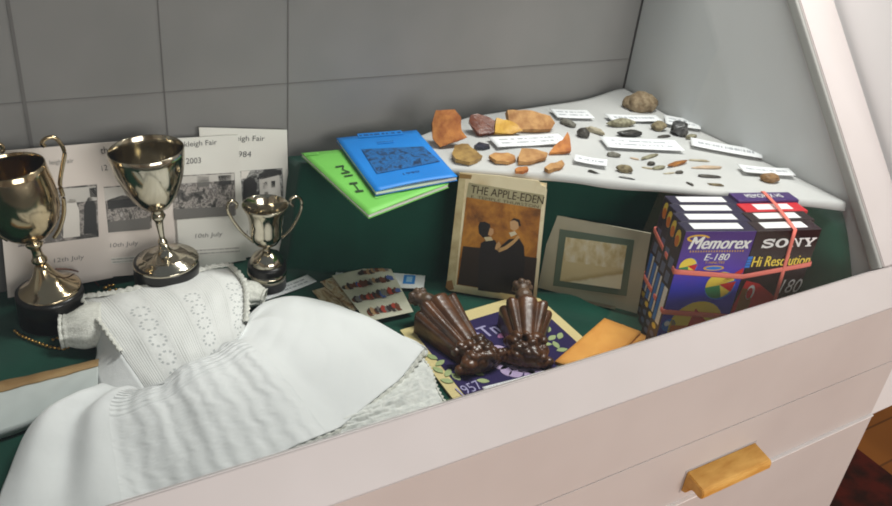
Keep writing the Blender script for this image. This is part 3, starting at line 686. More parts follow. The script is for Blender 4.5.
# ================================================================ carved wooden brackets
dark_oak = M('dark_oak', (100, 62, 36), .3, var=((42, 27, 18), 26, .35, .7), bp=(160, .25, .002), spec=.6)
dark_oak2 = M('dusty_oak', (108, 84, 64), .4, var=((70, 52, 40), 60, .35, .7), bp=(160, .3, .002))
def blobs(name, cs, mat, parent, vox=.0011):
    bm = bmesh.new()
    for c, r, sc in cs:
        g = bmesh.ops.create_icosphere(bm, subdivisions=2, radius=1)
        for v in g['verts']: v.co = Vector((A(*v.co)*A(*sc)*r+c).tolist())
    o = bm_obj(name, bm, mat, parent, True)
    md = o.modifiers.new('one_surface', 'REMESH'); md.mode = 'VOXEL'; md.voxel_size = vox; md.use_smooth_shade = True
    sm = o.modifiers.new('worn', 'SMOOTH'); sm.factor = .5; sm.iterations = 2
    return o
def bracket(label, Wpx, Npx, wid, hgt, knob_px, base, seed, toe):
    rnd = random.Random(seed)
    Wp, Np = onz(Wpx, base), onz(Npx, base); ax = unit(Np-Wp); L = np.linalg.norm(Np-Wp); sd = A(-ax[1], ax[0], 0)
    t_ = thing('carved_bracket', (Wp+Np)/2, label, 'wood carving', 'carved wooden brackets')
    NT, NA = 26, 65; Pg = []
    def sec(t, shrink=1.):
        a = (wid*(1-t)**1.1+wid*.50*(1-(1-t)**1.1))*shrink; b_ = (hgt*(1-.42*t**.9))*shrink
        row = []
        for k in range(NA):
            th = math.pi*k/(NA-1)
            fl = 1+.10*(abs(math.sin(th*5))**.7*1.6-1)*(1-.35*t)*min(1, math.sin(th)*3)
            row.append(Wp+ax*L*t+sd*math.copysign(abs(math.cos(th))**.75, math.cos(th))*a*fl+UP*(math.sin(th)**.62*b_*fl if k not in (0, NA-1) else 0))
        return row
    def shifted(row, d, zc=0): return [p+ax*d for p in row]
    Pg.append([Wp+ax*.012+UP*hgt*.4]*NA)
    Pg.append(shifted(sec(0, .55), .008)); Pg.append(shifted(sec(0, .82), .0015)); Pg.append(shifted(sec(0, .97), -.0015))
    for i in range(NT): Pg.append(sec(i/(NT-1)))
    Pg.append([Np+UP*hgt*.25]*NA)
    o = grid('fluted_body', Pg, dark_oak, t_)
    cs = []
    for i in range(64):
        u_, v_ = rnd.uniform(-1, 1), rnd.uniform(-.15, 1)
        c = Np+ax*(v_*.026)+sd*u_*wid*.74*(1-.25*max(v_, 0))+UP*(.008+.026*math.sqrt(max(0, 1-u_*u_*.8))*(1-.45*max(v_, 0)))*rnd.uniform(.75, 1.1)
        cs.append((c, rnd.uniform(.0034, .0075), (rnd.uniform(.7, 1.3), rnd.uniform(.7, 1.3), rnd.uniform(.7, 1))))
    for i in range(9):
        u_ = -1+2*i/8; cs.append((Np+ax*.024*(1-.3*u_*u_)+sd*u_*wid*.8+UP*.007, .0075, (1, 1, .9)))
    cs.append((Np+ax*.012+UP*.012, .017, (1.2, 1.2, .8)))
    for k in (-1, 0, 1): cs.append((Np+ax*.020+sd*k*.011+UP*.022, .0065, (1, 1, 1)))
    for j in range(toe): cs.append((Np+ax*.016+sd*(wid*.90+.006*j)+UP*.012, .008-.001*j, (1, 1, 1)))
    blobs('carved_foliage', cs, dark_oak, t_)
    K = onz(knob_px, base+hgt*.70); K = K*.65+.35*(Wp+UP*hgt*.75-ax*.004); cs = [(K, .010, (1, 1, .9))]
    for i in range(7):
        a = i*math.tau/7; cs.append((K+sd*.0105*math.cos(a)-ax*.004+UP*.009*math.sin(a), .0055, (1, 1, 1)))
    cs.append(((K*.6+(Wp+UP*hgt*.6)*.4), .013, (1, 1, 1)))
    cs.append(((K*.25+(Wp+UP*hgt*.6)*.75), .014, (1, 1, 1)))
    o = blobs('carved_flower', cs, dark_oak2, t_, .0012)
    return t_
bracket('carved wooden bracket lying on its back, the left one, beside the gown and postcards', (436, 326), (471, 361), .036, .050, (410, 296), ZF+.0052, 3, 3)
bracket('carved wooden bracket standing in front of the old novel, with shiny flutes', (523, 327), (525, 356), .036, .049, (520, 281), ZF+.0052, 5, 0)
# ================================================================ tan envelopes
tan = M('orange_suede', (232, 166, 78), .75, var=((214, 142, 58), 18, .35, .7), bp=(300, .2, .001))
def envelope(label, px, z, ang):
    q = [onz(p, z) for p in px]; t_ = thing('wallet', (q[0]+q[1]+q[2]+q[3])/4-A(0, 0, .004), label, 'suede wallet', 'orange suede wallets')
    slab('back', [p-UP*.003 for p in q], .001, tan, t_, n=UP); slab('front', q, .002, tan, t_, n=UP, div=10, curl=lambda s, t2: .0015*math.sin(s*3.14)*math.sin(t2*3.14))
    return t_
envelope('orange suede wallet lying partly underneath the other, nearest the video tapes', [(622, 324), (651, 338), (632, 370), (600, 352)], ZF+.0045, 0)
envelope('orange suede wallet on top of its twin, nearest the embroidered square', [(604.5, 318), (641, 331.5), (600, 377), (555, 361)], ZF+.0095, 0)
# ================================================================ video tapes
TA = onz((685.5, 233), HC-.43)
SH = .188
TZ = ZF+.0015
sleeve_navy = M('sleeve_navy', (26, 22, 50), .32, var=((34, 27, 66), 6, .4, .7), spec=.5)
sleeve_black = M('sleeve_maroon_black', (34, 16, 24), .32, spec=.5)
sleeve_violet = M('sleeve_violet', (62, 34, 104), .3); sleeve_red = M('sleeve_red', (204, 30, 44), .35)
white_sticker = M('white_sticker', (236, 236, 236), .5)
m, t, b = nt('printed_space'); b.inputs['Roughness'].default_value = .3
sp = t.nodes.new('ShaderNodeSeparateXYZ'); t.links.new(coords(t, 'UV'), sp.inputs[0])
nz = noise(t, coords(t, 'UV', (2, 2, 1)), 1, 3)
t.links.new(ramp(t, math_(t, 'ADD', sp.outputs[1], math_(t, 'MULTIPLY', math_(t, 'SUBTRACT', nz, .5), .3)), [(.15, (36, 40, 168)), (.55, (52, 60, 198)), (.72, (92, 62, 170)), (.95, (70, 40, 124))]), b.inputs['Base Color'])
space_print = m
P_ = lambda nm, c, r=.35: M(nm, c, r)
yellow, red, greenp, whitep, gold_ink, bluep = P_('print_yellow', (244, 214, 80)), P_('print_red', (206, 36, 40)), P_('print_green', (58, 140, 90)), P_('print_white', (240, 240, 240)), P_('print_gold', (226, 178, 60)), P_('print_blue', (40, 120, 216))
brownp, orangep, steel = P_('print_bronze', (150, 100, 40)), P_('print_orange', (226, 120, 40)), P_('print_slate', (96, 110, 150))
EX, EYf, EZ = A(1, 0, 0), A(0, -1, 0), A(0, 0, 1)
def disc(c, r, a0=0, a1=360, k=20, sx=1, sz=1, rot=0):
    pts = []
    full = abs(a1-a0) >= 360
    for i in range(k if full else k+1):
        a = math.radians(a0+(a1-a0)*i/k+rot); pts.append(A(c[0]+r*sx*math.cos(a), 0, c[1]+r*sz*math.sin(a)))
    if not full: pts.append(A(c[0], 0, c[1]))
    return pts
def empty_at(name, loc, rz, label, cat, group):
    o = thing(name, loc, label, cat, group); o.rotation_euler = (0, 0, rz); o['_org'] = (0, 0, 0); return o
def tape(label, w, d, body, loc, rz, sticker=(.14, .84), group='video tapes in the banded pack'):
    o = empty_at('video_tape', loc, rz, label, 'video tape', group)
    box('sleeve', (0, 0, 0), (w, d, SH), body, o, .0008, True)
    if sticker: flat_poly('top_sticker', [A(w*sticker[0], d*.22, SH), A(w*sticker[1], d*.22, SH), A(w*sticker[1], d*.84, SH), A(w*sticker[0], d*.84, SH)], white_sticker, o, EZ, .0002, .0003, True)
    return o
def side_print(o, d):
    """printed left edge: bright oval at the top, then grey oblongs, white strips below"""
    n = A(-1, 0, 0); Z = lambda y, z: A(0, y, z)
    def ov(y, z, ry, rz, mat, nm, l=.0004): flat_poly(nm, [Z(y+ry*math.cos(a), z+rz*math.sin(a)) for a in np.linspace(0, math.tau, 15)[:-1]][::-1], mat, o, n, .0002, l, True)
    ov(d*.5, SH-.017, d*.26, .012, yellow, 'spine_oval'); ov(d*.52, SH-.021, d*.20, .008, orangep, 'spine_oval', .0006)
    for z in (.046, .068): flat_poly('spine_block', [Z(d*.3, SH-z), Z(d*.75, SH-z), Z(d*.75, SH-z-.015), Z(d*.3, SH-z-.015)], steel, o, n, .0002, .0004, True)
    flat_poly('spine_strip', [Z(d*.12, SH-.088), Z(d*.5, SH-.088), Z(d*.5, SH-.145), Z(d*.12, SH-.145)], whitep, o, n, .0002, .0004, True)
    flat_poly('spine_strip', [Z(d*.55, SH-.088), Z(d*.85, SH-.088), Z(d*.85, SH-.145), Z(d*.55, SH-.145)], bluep, o, n, .0002, .0004, True)
    for z in (.152, .165, .178): ov(d*.5, SH-z, d*.22, .004, yellow if z < .16 else steel, 'spine_oval')
WA, WB, DT, DS = .100, .0975, .0257, .0262
ra, rb = math.radians(-19), math.radians(-16.5)
def rot(v, a): return A(v[0]*math.cos(a)-v[1]*math.sin(a), v[0]*math.sin(a)+v[1]*math.cos(a), 0)
SHA = .0063
lt = ['front video tape of the left stack, purple blue sleeve with coloured balls', 'second video tape from the front in the left stack of dark sleeves', 'third video tape from the front in the left stack of dark sleeves', 'rearmost video tape of the left stack, against the step']
first = None
def dup(root, loc, label):
    r = root.copy(); COL.objects.link(r); r.location = loc; r['label'] = label
    for ch in root.children:
        c = ch.copy(); COL.objects.link(c); c.parent = r
    return r
BASE = A(TA[0], TA[1], TZ)
ta = tape(lt[0], WA, DT-.0004, sleeve_navy, BASE, ra); side_print(ta, DT)
left_stack = [ta]
for i in range(1, 4): left_stack.append(dup(ta, BASE+rot((SHA*i, DT*i), ra), lt[i]))
# front of the left stack
def fr_(u, v): return A(u*WA, 0, SH*(1-v))
V_ = [fr_(0.004, .003), fr_(.996, .003), fr_(.996, .997), fr_(.004, .997)]
o = mesh('front_print', [p+EYf*.0003 for p in V_]+[p for p in V_], [(0, 3, 2, 1), (4, 5, 6, 7), (0, 1, 5, 4), (1, 2, 6, 5), (2, 3, 7, 6), (3, 0, 4, 7)], space_print, ta, [(0, 1), (1, 1), (1, 0), (0, 0)]*2, False, True)
def fpatch(nm, pts, mat, l, par): return flat_poly(nm, pts, mat, par, EYf, .0002, l, True)
text('lettering', 'Memorex', fr_(.09, .135), EX, EZ, WA*.84, SH*.095, whitep, ta, shear=.25, lift=.0010, bold=2, local=True)
ring = [A(WA*.20+WA*.16*math.cos(a), 0, SH*(1-.055)+SH*.030*math.sin(a)) for a in np.linspace(.2, 5.2, 24)]
ring2 = [A(WA*.20+WA*.125*math.cos(a), 0, SH*(1-.055)+SH*.018*math.sin(a)) for a in np.linspace(5.2, .2, 24)]
fpatch('swirl', ring+ring2, gold_ink, .0008, ta)
text('small_lettering', 'IIIIIIIIIIIIIIIIIIIII', fr_(.13, .160), EX, EZ, WA*.76, SH*.013, gold_ink, ta, lift=.0010, local=True)
text('lettering', 'E-180', fr_(.36, .225), EX, EZ, WA*.34, SH*.052, whitep, ta, shear=.2, lift=.0010, bold=1, local=True)
text('small_lettering', 'T-MINUTES', fr_(.39, .252), EX, EZ, WA*.28, SH*.018, gold_ink, ta, lift=.0010, local=True)
fpatch('badge', [A(WA*.54+WA*.15*math.cos(a), 0, SH*(1-.288)+SH*.020*math.sin(a)) for a in np.linspace(0, math.tau, 21)[:-1]], gold_ink, .0008, ta)
fpatch('badge_centre', [A(WA*.54+WA*.12*math.cos(a), 0, SH*(1-.288)+SH*.013*math.sin(a)) for a in np.linspace(0, math.tau, 21)[:-1]], bluep, .0010, ta)
def ball(cu_, cv, r, l, par=ta):
    c = (cu_*WA, SH*(1-cv))
    fpatch('ball', disc(c, r), bluep, l, par)
    fpatch('ball_face', disc((c[0]-r*.06, c[1]+r*.05), r*.93, 20, 330, 24), yellow, l+.0002, par)
    fpatch('ball_wedge', disc((c[0]-r*.06, c[1]+r*.05), r*.93, 190, 290, 10), greenp, l+.0003, par)
    fpatch('ball_wedge', [A(c[0]-r*.1, 0, c[1]+r*.1), A(c[0]+r*.95, 0, c[1]+r*.3), A(c[0]+r*.8, 0, c[1]-r*.45)], red, l+.0004, par)
ball(.17, .275, .013, .0006); ball(.72, .435, .022, .0006)
fpatch('comet', [fr_(.62, .43), fr_(.98, .29), fr_(.99, .33), fr_(.74, .43)], red, .0008, ta)
c = (.52*WA, SH*(1-.77)); fpatch('ball', disc(c, .039, k=30), yellow, .0006, ta)
fpatch('ball_wedge', [A(c[0]-.006, 0, c[1]+.028), A(c[0]+.034, 0, c[1]-.012), A(c[0]+.02, 0, c[1]-.034), A(c[0]-.016, 0, c[1]-.034)], red, .0008, ta)
fpatch('ball_wedge', disc(c, .036, 178, 240, 10), orangep, .0008, ta)
fpatch('ball', disc((.13*WA, SH*(1-.76)), .010), bluep, .0006, ta); fpatch('ball_glint', disc((.10*WA, SH*(1-.745)), .004), whitep, .0008, ta)
fpatch('ball', disc((.90*WA, SH*(1-.82)), .014), bluep, .00055, ta)
text('small_lettering', 'VHS', fr_(.06, .975), EX, EZ, WA*.18, SH*.03, whitep, ta, lift=.0008, bold=1, local=True)
# right stack
BB = BASE+rot((WA+.001, 0), ra)
lr = ['front video tape of the right stack, dark sleeve with large white and yellow lettering', 'second video tape from the front in the right stack, dark with a white top sticker', 'red topped video tape third from the front in the right stack', 'violet video tape at the back of the right stack']
tb = tape(lr[0], WB, DS-.0004, sleeve_black, BB, rb, (.15, .82))
SHB = .0085
t2 = dup(tb, BB+rot((SHB, DS), rb), lr[1])
t3 = tape(lr[2], WB, DS-.0004, sleeve_red, BB+rot((SHB*2, DS*2), rb), rb, (.22, .80))
t4 = tape(lr[3], WB, DS-.0004, sleeve_violet, BB+rot((SHB*2.5, DS*3+.001), rb)+A(0, 0, .003), rb, None)
text('small_lettering', 'MEMOREX HS', A(WB*.20, DS*.3, SH), EX, A(0, 1, 0), WB*.6, DS*.45, whitep, t4, lift=.0006, local=True)
def fs(u, v): return A(u*WB, 0, SH*(1-v))
# heavy slab letters for the name on the right stack
def bars(nm, rects, par, mat, l=.0008):
    for k, r_ in enumerate(rects): fpatch(nm, r_, mat, l+.00002*k, par)
def lt_box(x, z, w, h, kind):
    q_ = lambda a, b_: A(x+a*w, 0, z+b_*h)
    if kind == 'O':
        oo = [q_(.5+.5*math.cos(a), .5+.52*math.sin(a)) for a in np.linspace(0, math.tau, 25)]; ii = [q_(.5+.24*math.cos(a), .5+.34*math.sin(a)) for a in np.linspace(math.tau, 0, 25)]
        return [oo+ii]
    if kind == 'N':
        return [[q_(0, 0), q_(.36, 0), q_(.36, .14), q_(.25, .14), q_(.25, .86), q_(.32, .86), q_(.72, .0), q_(.86, 0), q_(.86, .86), q_(1, .86), q_(1, 1), q_(.64, 1), q_(.64, .86), q_(.73, .86), q_(.73, .35), q_(.36, 1), q_(0, 1), q_(0, .86), q_(.11, .86), q_(.11, .14), q_(0, .14)]]
    if kind == 'Y':
        return [[q_(.28, 0), q_(.74, 0), q_(.74, .14), q_(.63, .14), q_(.63, .42), q_(.92, .86), q_(1, .86), q_(1, 1), q_(.62, 1), q_(.62, .86), q_(.72, .86), q_(.54, .56), q_(.36, .86), q_(.46, .86), q_(.46, 1), q_(0, 1), q_(0, .86), q_(.10, .86), q_(.40, .42), q_(.40, .14), q_(.28, .14)]]
    if kind == 'S':
        cen = smooth_path([q_(.90, .78), q_(.70, .90), q_(.45, .91), q_(.20, .84), q_(.14, .70), q_(.30, .57), q_(.60, .50), q_(.84, .38), q_(.84, .20), q_(.60, .09), q_(.34, .09), q_(.10, .24)], 5)
        L_, R_ = [], []
        for i in range(len(cen)):
            d_ = unit(cen[min(i+1, len(cen)-1)]-cen[max(i-1, 0)]); nn = A(-d_[2], 0, d_[0]); f_ = abs(d_[0]); hw = .105*h*f_+.13*w*(1-f_)*1.0
            L_.append(cen[i]+nn*hw); R_.append(cen[i]-nn*hw)
        out = []
        for i in range(len(cen)-1): out.append([L_[i], L_[i+1], R_[i+1], R_[i]])
        out.append([q_(.84, .62), q_(.98, .62), q_(.98, 1.0), q_(.86, 1.0)]); out.append([q_(.02, 0), q_(.14, 0), q_(.16, .38), q_(.02, .38)])
        return out
sony = []
for kx, kind, wl in ((.10, 'S', .185), (.305, 'O', .20), (.525, 'N', .205), (.735, 'Y', .20)):
    sony += lt_box(WB*(kx+.03), SH*(1-.135), WB*wl, SH*.07, kind)
Vv = []; Ff = []
for r_ in sony:
    o_ = len(Vv); Vv += [p+EYf*.0008 for p in r_]; Ff.append(tuple(range(o_, o_+len(r_))))
mesh('lettering', Vv, Ff, whitep, tb, None, False, True)
text('lettering', 'Hi Resolution', fs(.07, .285), EX, EZ, WB*.91, SH*.082, yellow, tb, lift=.0008, bold=1, local=True)
fpatch('blue_block', [fs(-.02, .20), fs(.055, .20), fs(.05, .29), fs(-.025, .29)], bluep, .0008, tb)
for k in range(3): fpatch('blue_line', [fs(-.02, .222+.022*k), fs(.055, .222+.022*k), fs(.055, .226+.022*k), fs(-.02, .226+.022*k)], sleeve_navy, .0010, tb)
text('lettering', '180', fs(.66, .52), EX, EZ, WB*.32, SH*.115, whitep, tb, shear=.15, lift=.0008, local=True)
fpatch('dot', disc((WB*.95, SH*(1-.41)), .0012), whitep, .0008, tb)
fpatch('red_panel', [fs(.08, .40), fs(.30, .43), fs(.66, .56), fs(.62, .78), fs(.0, .82), fs(.0, .60)], red, .0006, tb)
fpatch('red_panel', [fs(.30, .325), fs(.55, .305), fs(.50, .325)], red, .0006, tb)
fpatch('bronze_ball', disc((WB*.06, SH*(1-.60)), .021, -92, 92, 20, .9, 1.25), brownp, .0009, tb)
fpatch('silver_ring', disc((WB*.20, SH*(1-.50)), .009, k=20, sx=.7, sz=1.3, rot=0), whitep, .0009, tb)
fpatch('silver_ring_hole', disc((WB*.19, SH*(1-.505)), .007, k=20, sx=.6, sz=1.2), red, .0011, tb)
# rubber bands round the pack
band_mat = M('red_rubber', (238, 124, 110), .5)
def top_ring(pad):
    a = BASE+rot((-pad, -pad), ra); b_ = BASE+rot((WA, -pad), ra); c_ = BB+rot((WB+pad, -pad), rb)
    d_ = BB+rot((WB+SHB*3+pad, DS*4+.002+pad), rb); e_ = BASE+rot((SHA*3-pad, DT*4+pad), ra)
    return a, b_, c_, d_, e_
def band(label, zs, hw=.0040):
    r_ = top_ring(.0016); pts = [A(p[0], p[1], z_) for p, z_ in zip(r_, zs)]
    dense = []
    for i in range(5):
        for k in range(10): dense.append(pts[i]*(1-k/10)+pts[(i+1) % 5]*k/10)
    V, F = tube_geo(dense, 1, 8, True, (.0006, hw)); tag(mesh('rubber_band', V, F, band_mat), label, 'rubber band', 'red rubber bands on the tapes')
def zat(px, Pq): # height of the pixel on the upright through Pq
    nn = unit((CAM-Pq)*A(1, 1, 0)); return onp(px, Pq, nn)[2]
r_ = top_ring(.0016)
z1 = [zat((671.5, 271), r_[0]), zat((737, 275), r_[1]), zat((820, 267), r_[2])]
band('upper red rubber band running level round both stacks of video tapes', [z1[0], z1[1], z1[2], z1[2]+.01, zat((657, 230), r_[4])])
z2 = [zat((663.5, 312), r_[0]), zat((733, 318), r_[1])]
band('lower red rubber band sagging round the foot of the tape stacks', [z2[0], z2[1], z2[1]-.012, z2[1]-.0, zat((648.5, 275), r_[4])])
def onS(px): return onp(px, BB+rot((0, -.0016), rb), rot((0, -1), rb))
v0, v1 = onS((797, 224.5)), onS((772, 310))
vdir = unit(v1-v0); tb_pt = v0+vdir*((TZ+.002-v0[2])/vdir[2])
topf = A(v0[0], v0[1], TZ+SH+.0012); tk = onz((771, 193), TZ+SH+.0045)
s_ = (v0-BB) @ rot((1, 0), rb)
tk = BB+rot((s_+SHB*2.6, DS*4+.0005), rb)+A(0, 0, SH+.0042)
bkp = BB+rot((s_+SHB*2.6, DS*4+.0022), rb)+A(0, 0, SH+.003); bkb = A(bkp[0]-.008, bkp[1]+.001, TZ+.002)
pts = [v1+vdir*0, topf, topf+(tk-topf)*.62+A(0, 0, .0022), tk, bkp, bkb, tb_pt]
dn = []
for i in range(len(pts)):
    for k in range(8): dn.append(pts[i]*(1-k/8)+pts[(i+1) % len(pts)]*k/8)
Vq = []; Fq = []
ss = rot((1, 0), rb)
mN = len(dn)
for i in range(mN):
    tt = unit(dn[(i+1) % mN]-dn[i-1]); w_ = unit(np.cross(tt, ss))
    for a_, b_ in ((-.0027, -.0005), (.0027, -.0005), (.0027, .0005), (-.0027, .0005)): Vq.append(dn[i]+ss*a_+w_*b_)
for i in range(mN):
    j = (i+1) % mN
    for k in range(4): Fq.append((i*4+k, i*4+(k+1) % 4, j*4+(k+1) % 4, j*4+k))
tag(mesh('rubber_band', Vq, Fq, band_mat), 'red rubber band running upright over the right stack of video tapes', 'rubber band', 'red rubber bands on the tapes')
# ================================================================ stones and sherds on the white cloth
def st_mat(nm, c, c2, rough=.75, sc=90, b=.5): return M(nm, c, rough, var=(c2, sc*1.5, .38, .62), bp=(260, b, .0012), detail=5)
SM = dict(tan=st_mat('tan_stone', (150, 132, 104), (112, 92, 66)), grey=st_mat('grey_stone', (120, 118, 108), (84, 80, 70)), dark=st_mat('dark_flint', (54, 50, 44), (30, 28, 26), .35),
          olive=st_mat('olive_stone', (134, 122, 92), (88, 76, 54)), pale=st_mat('pale_flint', (178, 170, 148), (150, 138, 112), .5), black=st_mat('black_flint', (30, 30, 30), (92, 92, 92), .2, 60),
          amber=st_mat('amber_flint', (160, 104, 40), (116, 66, 22), .35), brown=st_mat('brown_pebble', (140, 106, 64), (112, 80, 44), .55), pinkish=st_mat('pinkish_stone', (196, 172, 148), (172, 150, 126)),
          greygreen=st_mat('grey_green_stone', (146, 142, 118), (104, 98, 76)), charcoal=st_mat('charcoal_flint', (72, 68, 60), (44, 40, 36), .5))
SH_ = dict(orange=st_mat('orange_clay', (190, 124, 62), (150, 84, 40), .8, 40), redbrown=st_mat('red_brown_glaze', (112, 58, 34), (84, 38, 24), .35, 40), yellow=st_mat('yellow_glaze', (208, 164, 68), (186, 138, 50), .4, 40),
           tan=st_mat('tan_clay', (186, 142, 90), (150, 104, 60), .8, 40), olive=st_mat('olive_glaze', (166, 134, 74), (128, 98, 50), .5, 40), buff=st_mat('buff_clay', (196, 150, 92), (164, 112, 62), .8, 40),
           navy=st_mat('blue_black_glaze', (44, 50, 66), (30, 32, 44), .35), darkrim=st_mat('dark_clay_edge', (72, 56, 34), (52, 40, 24), .7))
ICO = bmesh.new(); bmesh.ops.create_icosphere(ICO, subdivisions=4, radius=1); ICO.verts.index_update()
IV4 = np.array([v.co[:] for v in ICO.verts]); IF4 = [[v.index for v in f.verts] for f in ICO.faces]; ICO.free()
def stone(label, bx, mat, tilt=0, flat=.62, depth=.8, rough=.22, seed=0, facet=0., taper=0., name='stone', group='stones on the white cloth'):
    """bx = x0, y0, x1, y1 in the photograph; tilt: how much the right end rides up, in pixels"""
    x0, y0, x1, y1 = bx; ym = (y0+y1)/2; H = (y1-y0)-abs(tilt)*.55
    yb = ym+H*.18
    L, Rr = hit((x0, yb+tilt/2), wz), hit((x1, yb-tilt/2), wz); c = (L+Rr)/2; ax = unit((Rr-L)*A(1, 1, 0)); sd = A(-ax[1], ax[0], 0)
    a = np.linalg.norm(Rr-L)/2*1.02; k = mpp(c); h = max(H*k*flat, .0022)/2*1.15; dp = max(H*k*depth, .003)/2*1.35
    V = []
    for v in IV4:
        w = 1+rough*fb(v[0]*1.3+seed*7.7, v[1]*1.3, v[2]*1.3)+.10*fb(v[0]*4+seed, v[1]*4, v[2]*4)
        p = v*w
        if facet:
            for kk in range(9):
                rn = random.Random(seed*31+kk); nn = unit([rn.gauss(0, 1), rn.gauss(0, 1), rn.gauss(0, 1)]); e = p@nn-(1-facet)
                if e > 0: p = p-nn*e
        tp = 1-taper*(p[0]*.5+.5) if taper > 0 else 1+taper*(.5-p[0]*.5)
        V.append(c+ax*p[0]*a+sd*p[1]*dp*tp+UP*(max(p[2], -.75)*h*tp))
    V = np.array(V); V[:, 2] += wz(c[0], c[1])+.0006-V[:, 2].min()
    o = mesh(name, V, IF4, mat); return tag(o, label, 'stone', group)
ST = [
 ((624, 96, 652, 117), 'tan', 0, .85, .9, 'large rounded tan boulder, the biggest stone, in the back corner', dict()),
 ((608, 118.5, 634, 130.5), 'greygreen', 1, .7, .7, 'long mottled grey stone just below the label card of the back corner', dict(facet=.1)),
 ((649.5, 122.5, 665, 134), 'olive', -1, .8, .9, 'squarish tan stone left of the black faceted lump', dict(facet=.22)),
 ((617.5, 131, 640, 139), 'dark', 0, .8, .8, 'dark smooth oval stone just above the long two line label card', dict()),
 ((668.5, 124, 685, 140), 'black', 0, .9, .9, 'black glinting faceted lump at the right of the back rows', dict(facet=.28)),
 ((657.5, 134.5, 670, 139.5), 'charcoal', 1, .6, .7, 'flat dark chip touching the left foot of the black lump', dict()),
 ((686, 133.5, 696, 142), 'greygreen', 2, .7, .7, 'small pale green grey stone right of the black lump', dict(facet=.2)),
 ((560, 118, 574, 130), 'grey', -6, .7, .8, 'grey oval pebble below the topmost left label card', dict()),
 ((576, 128.5, 588.5, 141), 'charcoal', -2, .8, .9, 'dark grey rounded stone between the grey oval pebble and the long label', dict(facet=.12)),
 ((586, 126, 603, 137.5), 'pale', -6, .7, .7, 'knobbly yellowish stone right of the dark grey rounded stone', dict(rough=.5)),
 ((606, 152, 620, 159.5), 'grey', -1.5, .7, .8, 'speckled grey oval stone below the left end of the long two line label', dict()),
 ((630, 157, 639.5, 161.5), 'pinkish', -2, .5, .6, 'tiny pale pink chip in the middle of the front rows', dict(facet=.2)),
 ((641, 153, 657.5, 161.5), 'greygreen', 5, .6, .6, 'slim grey white flint slanting up, below the middle of the long label', dict(facet=.2)),
 ((646.5, 162, 654.5, 167), 'charcoal', 0, .8, .8, 'small dark round chip under the slanting grey white flint', dict(facet=.2)),
 ((616, 165.5, 632, 175.5), 'olive', -1.5, .8, .9, 'brown pebble with a dark left end near the front edge of the cloth', dict()),
 ((616, 175.5, 634.5, 181), 'dark', -3, .5, .5, 'slim dark flint blade at the front edge below the brown pebble', dict(facet=.3)),
 ((641, 166, 654, 171), 'pale', -2, .5, .6, 'pale slim flake left of the grey green pebble', dict(facet=.3)),
 ((652, 165.5, 664.5, 171.5), 'greygreen', 1.5, .7, .8, 'grey green pebble between the pale flake and the amber flake', dict()),
 ((667, 159, 686.5, 169.5), 'amber', 5, .55, .6, 'translucent amber brown flake, the only orange stone of the front rows', dict(facet=.15)),
 ((663.5, 171.5, 675.5, 175.5), 'pale', 1, .5, .6, 'thin pale sliver below the amber flake', dict(facet=.3)),
 ((675.5, 170.5, 682.5, 175.5), 'charcoal', 1, .7, .8, 'tiny dark chip at the right end of the thin pale sliver', dict(facet=.2)),
 ((686, 181.5, 693.5, 187.5), 'charcoal', -4, .6, .6, 'tiny dark chip alone at the front edge behind the video tapes', dict(facet=.2)),
 ((687, 158, 709, 163.5), 'pale', -1.5, .45, .6, 'very pale slim stone, the rearmost of the long ones at the right', dict(facet=.2)),
 ((691, 165, 722, 171), 'pinkish', -.5, .6, .6, 'long buff blade with a dark right tip, second of the long ones at the right', dict(facet=.25)),
 ((695, 173.5, 720, 180), 'charcoal', -1.5, .6, .6, 'long dark grey blade, third of the long ones at the right', dict(facet=.25)),
 ((707, 182.5, 724.5, 188), 'olive', -1.5, .6, .6, 'slim speckled brown flake, nearest the tapes of the long ones at the right', dict(facet=.25)),
 ((759, 174.5, 778.5, 185.5), 'brown', -1, .8, .9, 'smooth brown pebble alone below the rightmost label card', dict(facet=.12)),
 ((586, 168, 599.5, 176.5), 'charcoal', -4, .7, .7, 'dark pointed stone below the small single line label card', dict(facet=.3, taper=.9)),
]
for i, (bx, mt_, tl, fl, dp, lb, kw) in enumerate(ST): stone(lb, bx, SM[mt_], tl, fl, dp, seed=i+1, **kw)
